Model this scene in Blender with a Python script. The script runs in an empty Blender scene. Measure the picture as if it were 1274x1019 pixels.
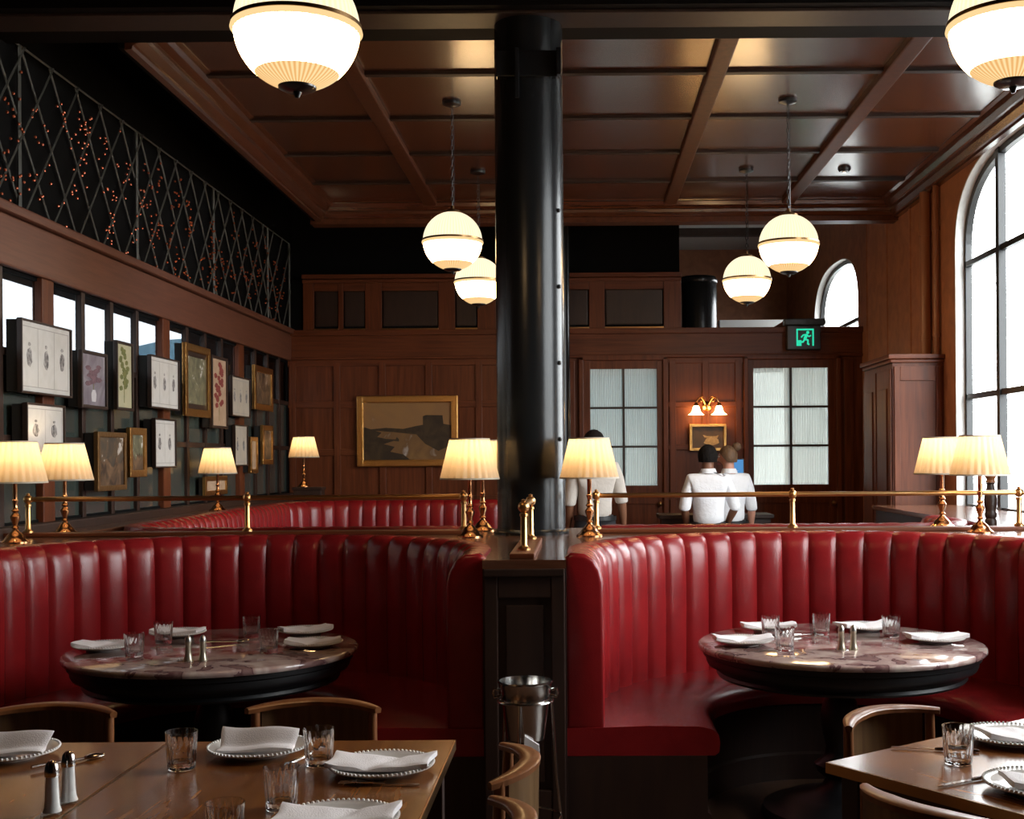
import bpy, bmesh, math, random
from mathutils import Vector, Matrix
PI = math.pi
S = bpy.context.scene
C = S.collection
random.seed(7)

# ------------------------------------------------------------------ camera, sky, exposure
F_PX = 1515.0
cd = bpy.data.cameras.new('camera'); cam = bpy.data.objects.new('camera', cd); C.objects.link(cam)
cd.sensor_width = 36; cd.lens = F_PX / 1274 * 36
cd.shift_x = -(722 - 637) / 1274; cd.shift_y = (570 - 509.5) / 1274
cam.location = (0, 0, 1.55); cam.rotation_euler = (PI / 2, math.radians(.4), 0)
cd.clip_start = .05; cd.clip_end = 300
S.camera = cam
S.view_settings.view_transform = 'Standard'; S.view_settings.look = 'None'
S.view_settings.gamma = 1; S.view_settings.use_curve_mapping = False
S.view_settings.exposure = 0.0
S.cycles.sample_clamp_indirect = 4.0
S.cycles.max_bounces = 8; S.cycles.diffuse_bounces = 3; S.cycles.transmission_bounces = 8; S.cycles.transparent_max_bounces = 12
SKY = 17.0
w = bpy.data.worlds.new('sky'); S.world = w; w.use_nodes = True
w.node_tree.nodes['Background'].inputs[0].default_value = (.95, .98, 1.0, 1)
w.node_tree.nodes['Background'].inputs[1].default_value = SKY
PENDANT = 1.6      # brightness of the globe glass
LAMP_W = 2.7       # bulbs in the table lamps
def portal(loc, rot, sx, sy):
    l = bpy.data.lights.new('window_portal', 'AREA'); l.shape = 'RECTANGLE'; l.size = sx; l.size_y = sy
    l.cycles.is_portal = True
    o = bpy.data.objects.new('window_portal', l); C.objects.link(o); o.location = loc; o.rotation_euler = rot
for yc in (4.75, 8.63): portal((3.22, yc, 2.5), (0, PI / 2, 0), 2.8, 2.5)
portal((3.22, 14.55, 3.4), (0, PI / 2, 0), 1.2, 2.5)

# ------------------------------------------------------------------ materials
MATS = {}
def mat(name, col, rough=.5, metal=0, coat=0, emis=None, es=0, spec=.5, noise=None, bump=None, trans=0, ior=1.45, sheen=0):
    """noise = (scale xyz, colour two, contrast lo, hi), bump = (scale, strength)"""
    m = bpy.data.materials.new(name); m.use_nodes = True; n = m.node_tree.nodes; L = m.node_tree.links
    b = n['Principled BSDF']
    b.inputs['Base Color'].default_value = (*col, 1); b.inputs['Roughness'].default_value = rough
    b.inputs['Metallic'].default_value = metal; b.inputs['Coat Weight'].default_value = coat
    b.inputs['Coat Roughness'].default_value = .12
    b.inputs['Specular IOR Level'].default_value = spec; b.inputs['Transmission Weight'].default_value = trans
    b.inputs['IOR'].default_value = ior; b.inputs['Sheen Weight'].default_value = sheen
    if emis: b.inputs['Emission Color'].default_value = (*emis, 1); b.inputs['Emission Strength'].default_value = es
    if noise or bump:
        tc = n.new('ShaderNodeTexCoord')
    if noise:
        sc, c2, lo, hi = noise
        mp = n.new('ShaderNodeMapping'); mp.inputs['Scale'].default_value = sc
        tx = n.new('ShaderNodeTexNoise'); tx.inputs['Scale'].default_value = 1; tx.inputs['Detail'].default_value = 5; tx.inputs['Distortion'].default_value = .6
        cr = n.new('ShaderNodeValToRGB'); cr.color_ramp.elements[0].position = lo; cr.color_ramp.elements[1].position = hi
        cr.color_ramp.elements[0].color = (*col, 1); cr.color_ramp.elements[1].color = (*c2, 1)
        L.new(tc.outputs['Object'], mp.inputs[0]); L.new(mp.outputs[0], tx.inputs['Vector'])
        L.new(tx.outputs['Fac'], cr.inputs[0]); L.new(cr.outputs[0], b.inputs['Base Color'])
    if bump:
        t2 = n.new('ShaderNodeTexNoise'); t2.inputs['Scale'].default_value = bump[0]; t2.inputs['Detail'].default_value = 3
        bp = n.new('ShaderNodeBump'); bp.inputs['Strength'].default_value = bump[1]; bp.inputs['Distance'].default_value = .01
        L.new(tc.outputs['Object'], t2.inputs['Vector']); L.new(t2.outputs['Fac'], bp.inputs['Height']); L.new(bp.outputs[0], b.inputs['Normal'])
    MATS[name] = m
    return m
WD = (.080, .020, .007); WD2 = (.150, .040, .014)
mat('wood_h', WD, .42, noise=((2, 30, 40), WD2, .3, .7), spec=.3)       # grain along x
mat('wood_v', WD, .42, noise=((30, 30, 2), WD2, .3, .7), spec=.3)       # grain along z
mat('wood_y', WD, .40, noise=((30, 2, 40), WD2, .3, .7), coat=.25)
mat('band_wood', (.115, .040, .022), .42, noise=((60, 3, 60), (.16, .058, .032), .3, .7))
mat('ceiling_wood', (.060, .016, .006), .27, spec=.8, noise=((3, 40, 40), (.10, .028, .010), .3, .7), coat=.8)
MATS['ceiling_wood'].node_tree.nodes['Principled BSDF'].inputs['Coat Roughness'].default_value = .20
mat('rib_wood', (.070, .021, .009), .45, spec=.3, noise=((20, 20, 20), (.11, .033, .013), .3, .7))
mat('shelf_wood', (.085, .032, .017), .22, noise=((3, 30, 30), (.15, .06, .03), .3, .7), coat=.5)
mat('beam_paint', (.004, .0025, .002), .7, spec=.12)
mat('dark_wood', (.022, .010, .007), .45, noise=((20, 20, 3), (.035, .016, .01), .3, .7))
mat('table_wood', (.27, .098, .024), .26, noise=((26, 2.2, 30), (.13, .045, .013), .35, .68), coat=.25)
mat('chair_wood', (.17, .06, .019), .36, noise=((40, 40, 4), (.25, .09, .03), .3, .7), coat=.15)
mat('chair_veneer', (.20, .115, .05), .30, noise=((40, 40, 3), (.12, .06, .026), .3, .7), coat=.3)
mat('wall_brown', (.44, .18, .085), .6, noise=((7, 7, 7), (.33, .13, .065), .35, .65), bump=(90, .25))
mat('black_wall', (.004, .004, .0042), .8, spec=.08)
mat('black_metal', (.012, .013, .015), .28, metal=.0, coat=.3)
mat('column_paint', (.010, .011, .012), .24, spec=.35, bump=(14, .06))
mat('table_black', (.006, .006, .007), .45)
mat('frame_black', (.015, .016, .017), .35)
mat('leather', (.235, .0105, .012), .27, noise=((6, 6, 6), (.19, .008, .010), .35, .65), bump=(160, .10), spec=.55)
mat('leather_dark', (.20, .010, .011), .36, bump=(160, .10))
mat('brass', (.62, .35, .14), .28, metal=1)
mat('old_brass', (.34, .20, .09), .30, metal=1)
mat('copper', (.62, .30, .14), .18, metal=1)
mat('steel', (.62, .60, .57), .18, metal=1)
mat('dull_steel', (.50, .49, .47), .35, metal=1)
mat('ceramic', (.74, .72, .69), .15, coat=.3)
mat('napkin', (.86, .82, .83), .9, bump=(300, .25), sheen=.2)
mat('print_paper', (.62, .60, .57), .6, noise=((9, 9, 9), (.55, .53, .49), .4, .7))
mat('print_paper_warm', (.50, .44, .36), .6, noise=((9, 9, 9), (.44, .38, .30), .4, .7))
mat('ink', (.10, .09, .09), .8, noise=((60, 60, 30), (.42, .40, .38), .38, .62))
mat('ink_line', (.36, .34, .32), .8)
mat('gilt', (.58, .33, .11), .30, metal=1, bump=(60, .5))
mat('gilt_dark', (.22, .12, .045), .4, metal=.7, bump=(60, .35))
mat('frame_dark', (.03, .016, .011), .4)
mat('back_board', (.012, .011, .010), .8)
mat('shaker_metal', (.62, .55, .42), .3, metal=.8)
mat('salt', (.88, .86, .83), .6)
mat('skin_dark', (.20, .085, .045), .5)
mat('skin_light', (.52, .25, .17), .5)
mat('shirt', (.74, .74, .76), .85, bump=(30, .5))
mat('shirt_beige', (.52, .47, .42), .85, bump=(30, .5))
mat('trousers', (.015, .015, .018), .8)
mat('hair_dark', (.009, .007, .006), .8, bump=(120, .8), spec=.15)
mat('hair_blond', (.17, .09, .042), .6, noise=((60, 60, 10), (.07, .038, .02), .3, .7), bump=(120, .6))
mat('floor_wood', (.055, .026, .014), .4, noise=((30, 2, 30), (.085, .04, .022), .3, .7))
mat('white_paint', (.62, .62, .60), .6)
mat('ground', (.22, .22, .21), .9)
mat('added_hill_blue', (.10, .20, .27), .9, noise=((.6, .6, .6), (.16, .28, .34), .35, .65))
mat('lattice_paint', (.085, .083, .07), .5)
mat('berry', (.42, .10, .04), .2, metal=.5)
mat('red_label', (.35, .02, .02), .5)
mat('pipe_paint', (.30, .12, .055), .4)
def emit(name, col, st):
    m = bpy.data.materials.new(name); m.use_nodes = True; nt = m.node_tree; nt.nodes.clear()
    e = nt.nodes.new('ShaderNodeEmission'); e.inputs[0].default_value = (*col, 1); e.inputs[1].default_value = st
    o = nt.nodes.new('ShaderNodeOutputMaterial'); nt.links.new(e.outputs[0], o.inputs[0]); MATS[name] = m; return m
emit('exit_green', (.03, .72, .42), 1.0)
emit('screen_blue', (.12, .38, .80), .75)
def rib_emit(name, col, col2, st, ribs):
    """prismatic glass of a lit globe: bright and dim rib stripes painted into the glow"""
    m = emit(name, col, st); nt = m.node_tree; N = nt.nodes.new; L = nt.links.new
    tc = N('ShaderNodeTexCoord'); sp = N('ShaderNodeSeparateXYZ'); L(tc.outputs['Object'], sp.inputs[0])
    at = N('ShaderNodeMath'); at.operation = 'ARCTAN2'; L(sp.outputs[0], at.inputs[0]); L(sp.outputs[1], at.inputs[1])
    mu = N('ShaderNodeMath'); mu.operation = 'MULTIPLY'; mu.inputs[1].default_value = ribs; L(at.outputs[0], mu.inputs[0])
    si = N('ShaderNodeMath'); si.operation = 'SINE'; L(mu.outputs[0], si.inputs[0])
    ma = N('ShaderNodeMapRange'); ma.inputs[1].default_value = -1; L(si.outputs[0], ma.inputs[0])
    mx = N('ShaderNodeMix'); mx.data_type = 'RGBA'; L(ma.outputs[0], mx.inputs[0])
    mx.inputs[6].default_value = (*col, 1); mx.inputs[7].default_value = (*col2, 1)
    em = [x for x in nt.nodes if x.type == 'EMISSION'][0]; L(mx.outputs[2], em.inputs[0])
rib_emit('globe_upper', (1.0, .80, .48), (1.0, .88, .62), .80 * PENDANT, 60)
rib_emit('globe_lower', (1.0, .58, .24), (1.0, .64, .30), 14.0 * PENDANT, 60)
rib_emit('globe_bottom', (.80, .42, .14), (1.0, .74, .38), .68 * PENDANT, 48)  # amber bulb shading painted into the glow of the globe's bottom
emit('globe_rim', (1.0, .68, .32), .65 * PENDANT)
emit('sconce_glass', (1.0, .58, .22), 26.0)
def clear_glass(name, tint=(1, 1, 1), gloss=.08, rough=.02):
    m = bpy.data.materials.new(name); m.use_nodes = True; nt = m.node_tree; nt.nodes.clear(); N = nt.nodes.new; L = nt.links.new
    t = N('ShaderNodeBsdfTransparent'); t.inputs[0].default_value = (*tint, 1)
    g = N('ShaderNodeBsdfGlossy'); g.inputs['Roughness'].default_value = rough
    mx = N('ShaderNodeMixShader'); mx.inputs[0].default_value = gloss
    o = N('ShaderNodeOutputMaterial'); L(t.outputs[0], mx.inputs[1]); L(g.outputs[0], mx.inputs[2]); L(mx.outputs[0], o.inputs[0]); MATS[name] = m
clear_glass('window_glass', (.97, .98, .98), .06)
clear_glass('shaker_glass', (.95, .96, .96), .14)
clear_glass('frosted_top_glass', (.30, .31, .32), .12, .1)
def reeded():
    m = bpy.data.materials.new('reeded_glass'); m.use_nodes = True; nt = m.node_tree; nt.nodes.clear(); N = nt.nodes.new; L = nt.links.new
    t = N('ShaderNodeBsdfTranslucent'); t.inputs[0].default_value = (.72, .74, .70, 1)
    g = N('ShaderNodeBsdfTransparent'); g.inputs[0].default_value = (.30, .31, .30, 1)
    mx = N('ShaderNodeMixShader'); mx.inputs[0].default_value = .5
    gl = N('ShaderNodeBsdfGlossy'); gl.inputs['Roughness'].default_value = .1
    m2 = N('ShaderNodeMixShader'); m2.inputs[0].default_value = .05
    o = N('ShaderNodeOutputMaterial'); L(t.outputs[0], mx.inputs[1]); L(g.outputs[0], mx.inputs[2]); L(mx.outputs[0], m2.inputs[1]); L(gl.outputs[0], m2.inputs[2]); L(m2.outputs[0], o.inputs[0]); MATS[m.name] = m
reeded()
mat('dark_pane', (.045, .060, .052), .13, spec=.9, coat=.5, noise=((5, 5, 5), (.05, .062, .055), .35, .65))
mat('tumbler_glass', (1, 1, 1), .0, trans=1, ior=1.5)
def shade_mat():
    m = bpy.data.materials.new('shade_fabric'); m.use_nodes = True; nt = m.node_tree; nt.nodes.clear(); N = nt.nodes.new; L = nt.links.new
    t = N('ShaderNodeBsdfTranslucent'); t.inputs[0].default_value = (.82, .61, .37, 1)
    d = N('ShaderNodeBsdfDiffuse'); d.inputs[0].default_value = (.72, .62, .47, 1)
    mx = N('ShaderNodeMixShader'); mx.inputs[0].default_value = .4
    o = N('ShaderNodeOutputMaterial'); L(t.outputs[0], mx.inputs[1]); L(d.outputs[0], mx.inputs[2]); L(mx.outputs[0], o.inputs[0]); MATS[m.name] = m
shade_mat()
def marble():
    m = mat('marble', (.60, .46, .43), .07, coat=.4); n = m.node_tree.nodes; L = m.node_tree.links; b = n['Principled BSDF']
    tc = n.new('ShaderNodeTexCoord')
    tx = n.new('ShaderNodeTexNoise'); tx.inputs['Scale'].default_value = 6.5; tx.inputs['Detail'].default_value = 8; tx.inputs['Distortion'].default_value = 1.2
    cr = n.new('ShaderNodeValToRGB'); e = cr.color_ramp.elements
    e[0].position = .36; e[0].color = (.22, .13, .12, 1); e[1].position = .66; e[1].color = (.50, .40, .35, 1)
    x = e.new(.47); x.color = (.33, .22, .20, 1); x = e.new(.43); x.color = (.11, .05, .055, 1); x = e.new(.442); x.color = (.34, .24, .22, 1)
    L.new(tc.outputs['Object'], tx.inputs['Vector']); L.new(tx.outputs['Fac'], cr.inputs[0]); L.new(cr.outputs[0], b.inputs['Base Color'])
marble()
def art(name, cols, scale, dist=1.2, rough=.45):
    m = mat(name, cols[0], rough); n = m.node_tree.nodes; L = m.node_tree.links; b = n['Principled BSDF']
    tc = n.new('ShaderNodeTexCoord'); tx = n.new('ShaderNodeTexNoise'); tx.inputs['Scale'].default_value = scale; tx.inputs['Detail'].default_value = 6; tx.inputs['Distortion'].default_value = dist
    cr = n.new('ShaderNodeValToRGB'); e = cr.color_ramp.elements
    for i, c in enumerate(cols):
        p = .38 + .24 * i / (len(cols) - 1)
        x = e[0] if i == 0 else (e[1] if i == len(cols) - 1 else e.new(p)); x.position = p; x.color = (*c, 1)
    L.new(tc.outputs['Object'], tx.inputs['Vector']); L.new(tx.outputs['Fac'], cr.inputs[0]); L.new(cr.outputs[0], b.inputs['Base Color'])
art('art_purple', [(.16, .13, .16), (.24, .20, .24), (.30, .27, .30)], 5)
art('art_cream', [(.50, .47, .30), (.56, .53, .37), (.44, .42, .27)], 6)
art('art_meadow', [(.10, .10, .06), (.26, .24, .18), (.38, .36, .32), (.22, .20, .12)], 9)
art('art_rust', [(.42, .28, .18), (.50, .36, .25)], 7)
art('art_dark', [(.05, .03, .02), (.12, .07, .04), (.22, .13, .07)], 8)
art('art_rock', [(.06, .05, .04), (.20, .13, .07), (.34, .27, .20), (.14, .09, .05)], 7)
art('art_sky', [(.30, .16, .06), (.40, .25, .10), (.26, .14, .06)], 2.5)
art('art_water', [(.22, .12, .045), (.34, .20, .085), (.16, .085, .035)], 4)
art('art_bank', [(.030, .020, .012), (.055, .035, .018)], 7)
art('art_hound', [(.10, .05, .02), (.17, .09, .04), (.06, .04, .02)], 6)
mat('leaf_paint', (.10, .12, .035), .7, noise=((40, 40, 40), (.20, .20, .06), .35, .65))
mat('flower_red', (.28, .05, .035), .7, noise=((40, 40, 40), (.16, .03, .03), .35, .65))
mat('flower_plum', (.12, .07, .09), .7, noise=((40, 40, 40), (.22, .12, .14), .35, .65))
mat('vase_white', (.62, .60, .62), .5)
mat('hound_cream', (.50, .36, .18), .6, noise=((30, 30, 30), (.36, .23, .10), .35, .65))

# ------------------------------------------------------------------ mesh helpers
class MB:
    def __init__(s): s.v = []; s.f = []
    def add(s, vs, fs):
        o = len(s.v); s.v += [tuple(p) for p in vs]; s.f += [[i + o for i in f] for f in fs]; return s
    def box(s, x0, x1, y0, y1, z0, z1, c=0):
        if c <= 0:
            return s.add([(x, y, z) for z in (z0, z1) for y in (y0, y1) for x in (x0, x1)],
                         [(0, 2, 3, 1), (4, 5, 7, 6), (0, 1, 5, 4), (2, 6, 7, 3), (0, 4, 6, 2), (1, 3, 7, 5)])
        bm = bmesh.new(); bmesh.ops.create_cube(bm, size=1)
        for v in bm.verts: v.co = ((x0 + x1) / 2 + v.co.x * (x1 - x0), (y0 + y1) / 2 + v.co.y * (y1 - y0), (z0 + z1) / 2 + v.co.z * (z1 - z0))
        bmesh.ops.bevel(bm, geom=bm.edges[:], offset=c, segments=2, affect='EDGES', profile=.6)
        bm.verts.index_update(); s.add([v.co[:] for v in bm.verts], [[v.index for v in f.verts] for f in bm.faces]); bm.free(); return s
    def lathe(s, prof, n=32, c=(0, 0, 0), mod=None, capb=True, capt=True):
        vs = []; fs = []
        for r, z in prof:
            for k in range(n):
                a = 2 * PI * k / n; rr = r * (mod(a, z) if mod else 1)
                vs.append((c[0] + rr * math.cos(a), c[1] + rr * math.sin(a), c[2] + z))
        for i in range(len(prof) - 1):
            for k in range(n):
                k2 = (k + 1) % n; fs.append((i * n + k, i * n + k2, (i + 1) * n + k2, (i + 1) * n + k))
        if capb: fs.append(tuple(range(n - 1, -1, -1)))
        if capt: fs.append(tuple((len(prof) - 1) * n + k for k in range(n)))
        return s.add(vs, fs)
    def tube(s, pts, r, n=8, caps=True, closed=False):
        pts = [Vector(p) for p in pts]; m = len(pts); rs = r if isinstance(r, (list, tuple)) else [r] * m
        vs = []; up = None
        for i, p in enumerate(pts):
            if closed: t = (pts[(i + 1) % m] - pts[i - 1])
            else: t = pts[min(i + 1, m - 1)] - pts[max(i - 1, 0)]
            t.normalize()
            if up is None:
                up = Vector((0, 0, 1)) if abs(t.z) < .9 else Vector((1, 0, 0))
            a = t.cross(up).normalized(); b = a.cross(t).normalized(); up = b
            for k in range(n):
                q = p + (a * math.cos(2 * PI * k / n) + b * math.sin(2 * PI * k / n)) * rs[i]; vs.append(q[:])
        fs = []
        for i in range(m if closed else m - 1):
            j = (i + 1) % m
            for k in range(n):
                k2 = (k + 1) % n; fs.append((i * n + k, i * n + k2, j * n + k2, j * n + k))
        if caps and not closed: fs += [tuple(range(n - 1, -1, -1)), tuple((m - 1) * n + k for k in range(n))]
        return s.add(vs, fs)
    def sphere(s, c, r, n=10, m=6, sq=(1, 1, 1)):
        vs = [(c[0], c[1], c[2] - r * sq[2])]
        for i in range(1, m):
            t = PI * i / m
            for k in range(n):
                a = 2 * PI * k / n; vs.append((c[0] + r * sq[0] * math.sin(t) * math.cos(a), c[1] + r * sq[1] * math.sin(t) * math.sin(a), c[2] - r * sq[2] * math.cos(t)))
        vs.append((c[0], c[1], c[2] + r * sq[2])); T = len(vs) - 1; fs = []
        for k in range(n):
            k2 = (k + 1) % n; fs.append((0, 1 + k2, 1 + k)); fs.append((T, 1 + (m - 2) * n + k, 1 + (m - 2) * n + k2))
            for i in range(m - 2): fs.append((1 + i * n + k, 1 + i * n + k2, 1 + (i + 1) * n + k2, 1 + (i + 1) * n + k))
        return s.add(vs, fs)
    def prism(s, poly, z0, z1, ax='z'):
        """polygon of 2-d points pushed along an axis (x: (y,z), y: (x,z), z: (x,y))"""
        n = len(poly)
        def P(p, h): return (p[0], p[1], h) if ax == 'z' else ((p[0], h, p[1]) if ax == 'y' else (h, p[0], p[1]))
        vs = [P(p, z0) for p in poly] + [P(p, z1) for p in poly]
        fs = [tuple(range(n - 1, -1, -1)), tuple(range(n, 2 * n))] + [(i, (i + 1) % n, n + (i + 1) % n, n + i) for i in range(n)]
        return s.add(vs, fs)
    def sweep(s, path, prof, closed=True, caps=True):
        """path = (x, y, nx, ny); prof = (offset along n, z)"""
        m = len(prof); vs = []; fs = []
        for x, y, nx, ny in path: vs += [(x + nx * o, y + ny * o, z) for o, z in prof]
        for i in range(len(path) - 1):
            for k in range(m if closed else m - 1):
                k2 = (k + 1) % m; fs.append((i * m + k, i * m + k2, (i + 1) * m + k2, (i + 1) * m + k))
        if caps and closed: fs += [tuple(range(m)), tuple((len(path) - 1) * m + k for k in range(m - 1, -1, -1))]
        return s.add(vs, fs)
    def mesh(s, name, m, smooth=False, ang=None):
        me = bpy.data.meshes.new(name); me.from_pydata(s.v, [], s.f); me.materials.append(MATS[m])
        bm = bmesh.new(); bm.from_mesh(me); bmesh.ops.recalc_face_normals(bm, faces=bm.faces[:])
        if smooth:
            for f in bm.faces: f.smooth = True
            for e in bm.edges:
                if len(e.link_faces) == 2 and e.calc_face_angle(0) > math.radians(ang or 40): e.smooth = False
        bm.to_mesh(me); bm.free(); return me
    def build(s, name, m, parent=None, smooth=False, ang=None, loc=None):
        o = bpy.data.objects.new(name, s.mesh(name, m, smooth, ang)); C.objects.link(o)
        if parent: o.parent = parent
        if loc: o.location = loc
        return o
def tag(o, label, cat, group=None):
    o['label'] = label; o['category'] = cat
    if group: o['group'] = group
    return o
def thing(name, label, cat, loc=(0, 0, 0), rz=0, group=None):
    o = bpy.data.objects.new(name, None); C.objects.link(o); o.empty_display_size = .05
    o.location = loc; o.rotation_euler = (0, 0, rz); return tag(o, label, cat, group)
def struct(o): o['kind'] = 'structure'; return o
def inst(name, mesh, parent=None, loc=(0, 0, 0), rot=(0, 0, 0), sc=None):
    o = bpy.data.objects.new(name, mesh); C.objects.link(o); o.parent = parent; o.location = loc; o.rotation_euler = rot
    if sc: o.scale = sc
    return o
def copy_tree(src, loc, rz=None, label=None, parent=None):
    c = src.copy(); C.objects.link(c); c.parent = parent
    if loc is not None: c.location = loc
    if rz is not None: c.rotation_euler = (src.rotation_euler.x, src.rotation_euler.y, rz)
    if label: c['label'] = label
    for ch in list(src.children): copy_tree(ch, None, None, None, c)
    return c

# ------------------------------------------------------------------ the shell
XL, XR, YB = -3.15, 3.05, 13.15
struct(MB().box(-3.6, 3.6, -2.2, 16.2, -.12, 0).build('floor', 'floor_wood'))
struct(MB().box(-60, 60, -60, 80, -.5, -.3).build('ground', 'ground'))
struct(MB().box(XL - .2, XR + .3, -2.4, -2.2, 0, 4.9).build('wall_front', 'black_wall'))
# ---- right wall with arched openings
SILL, SPR, RISE = 1.10, 3.20, .66
WINS = [(3.5, 6.0), (7.38, 9.88), (13.3, 15.8)]
def arch_z(y, w, k=2.6):
    c = (w[0] + w[1]) / 2; h = (w[1] - w[0]) / 2; t = min(1, abs(y - c) / h)
    return SPR + RISE * (1 - t ** k) ** (1 / k)
mb = MB(); X0, X1 = XR, XR + .135; y = -2.2
for wn in WINS:
    mb.box(X0, X1, y, wn[0], 0, 4.9); mb.box(X0, X1, wn[0], wn[1], 0, SILL)
    N = 40
    c = (wn[0] + wn[1]) / 2; h = (wn[1] - wn[0]) / 2
    ys = [c - h * math.cos(PI * i / N) for i in range(N + 1)]
    for i in range(N):
        a, b = ys[i], ys[i + 1]; za, zb = arch_z(a, wn), arch_z(b, wn)
        mb.add([(X0, a, za), (X0, b, zb), (X0, b, 4.9), (X0, a, 4.9), (X1, a, za), (X1, b, zb), (X1, b, 4.9), (X1, a, 4.9)],
               [(0, 1, 2, 3), (5, 4, 7, 6), (0, 4, 5, 1)])
    y = wn[1]
mb.box(X0, X1, y, 18.2, 0, 4.9)
wr = struct(mb.build('wall_right', 'wall_brown'))
for yy in (10.35, 11.2, 12.05, 12.9):
    MB().box(XR - .012, XR, yy - .02, yy + .02, 1.1, 4.6).build('joint_strip', 'wall_brown', wr)
def window(i, wn):
    c, h = (wn[0] + wn[1]) / 2, (wn[1] - wn[0]) / 2; xg = XR + .07
    root = bpy.data.objects.new('window_%d' % i, None); C.objects.link(root); struct(root); root.location = (xg, c, SILL)
    def outline(d, n=36):
        p = [(-h + d, d)]
        for k in range(n + 1):
            yy = -(h - d) * math.cos(PI * k / n); p.append((yy, max(d, arch_z(c + yy * h / (h - d), wn) - SILL - d)))
        return p + [(h - d, d)]
    o, q = outline(-.005), outline(.06); n = len(o); m = MB()
    for a, b in zip(range(n), [(k + 1) % n for k in range(n)]):
        m.add([(0, *o[a]), (0, *o[b]), (0, *q[b]), (0, *q[a]), (.05, *o[a]), (.05, *o[b]), (.05, *q[b]), (.05, *q[a])],
              [(0, 1, 2, 3), (7, 6, 5, 4), (2, 6, 7, 3), (0, 4, 5, 1)])
    m.build('window_frame', 'frame_black', root)
    yb = [-h + .03, -.42, .42, h - .03]; zb = [.03, .92, 1.99, RISE + SPR - SILL - .02]
    for yy in ((-.42, .42) if i < 3 else ()): MB().box(-.012, .045, yy - .035, yy + .035, .02, arch_z(c + yy, wn) - SILL).build('mullion', 'frame_black', root)
    for zz in (.92, 1.99): MB().box(.0, .04, -h + .02, h - .02, zz - .022, zz + .022).build('transom', 'frame_black', root)
    cols = [-h + .03, -.42, .42, h - .03]
    for a, b in zip(cols, cols[1:]):
        for z0, z1 in zip([.03, .92, 1.99], [.92, 1.99, 9]):
            p = [(a, z0), (b, z0)] + [(b + (a - b) * k / 6, min(z1, arch_z(c + b + (a - b) * k / 6, wn) - SILL - .01)) for k in range(7)]
            MB().prism(p, .020, .025, 'x').build('pane', 'window_glass', root)
    MB().box(-.10, .06, -h, h, -.04, .0, .008).build('window_sill', 'white_paint', root)
    # pale plastered reveal round the opening
    q = outline(0); m = MB()
    for a, b in zip(q[1:-1], q[2:-1]):
        m.add([(-.072, *a), (-.072, *b), (0, *b), (0, *a), (-.072, a[0] * .985, a[1] - .012), (-.072, b[0] * .985, b[1] - .012), (0, b[0] * .985, b[1] - .012), (0, a[0] * .985, a[1] - .012)], [(0, 1, 5, 4), (4, 5, 6, 7)])
    m.box(-.072, 0, h - .018, h, 0, SPR - SILL); m.box(-.072, 0, -h, -h + .018, 0, SPR - SILL)
    m.build('reveal', 'white_paint', root)
for i, wn in enumerate(WINS): window(i + 1, wn)
# ---- left wall: low wall, window bays, band, dark wall with lattice
wl = struct(MB().box(XL - .15, XL, -2.2, 18.2, 0, 1.215).box(XL - .15, XL, -2.2, 18.2, 2.60, 4.9).box(XL - .15, XL, -2.2, 5.07, 1.1, 2.65).box(XL - .15, XL, 13.1, 18.2, 1.1, 2.65).build('wall_left', 'black_wall'))
MB().box(XL, XL + .045, -2.2, YB, 2.62, 2.90, .012).build('band', 'band_wood', wl)
MB().box(XL, XL + .08, -2.2, YB, 2.905, 2.96, .012).build('band_ledge', 'band_wood', wl)
MB().box(XL, XL + .09, 5.05, YB, 1.12, 1.20, .01).build('window_ledge', 'dark_wood', wl)
bay = 2.045; rows = [(1.20, 1.66), (1.70, 2.14), (2.18, 2.61)]
for i in range(4):
    y0 = 5.10 + i * bay
    root = bpy.data.objects.new('window_%d' % (i + 4), None); C.objects.link(root); struct(root); root.location = (XL, y0, 1.2)
    MB().box(-.03, .03, -.07, .09, -.05, 1.42, .008).build('post', 'wood_v', root)
    pw = (bay - .16) / 4
    for k in range(4):
        a = .09 + k * pw
        if k: MB().box(-.03, .012, a - .028, a + .028, -.02, 1.42, .005).build('mullion', 'dark_wood', root)
        for j, (z0, z1) in enumerate(rows):
            MB().box(-.020, -.014, a + (.02 if k else 0), a + pw - (.02 if k < 3 else 0), z0 - 1.2, z1 - 1.2).build('pane', 'frosted_top_glass' if j == 2 else 'dark_pane', root)
    for z in (.48, .96): MB().box(-.03, .008, .08, bay - .06, z - .02, z + .02).build('transom', 'dark_wood', root)
# added outside: dark block dims the far panes, blue hill tints pane bottoms
struct(MB().box(-3.95, XL - .2, 12.3, 18, -.3, 7).build('added_sky_block', 'black_wall'))
hp = []
for k in range(25): hp.append((-40 + 3.0 * k, 6.0 + .5 * math.sin(k * .7) + .3 * math.sin(k * 1.9)))
struct(MB().prism([(-40, -.3)] + hp + [(32, -.3)], 44, 50, 'y').build('added_hill', 'added_hill_blue')).location = (-26, 0, 0)
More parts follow.
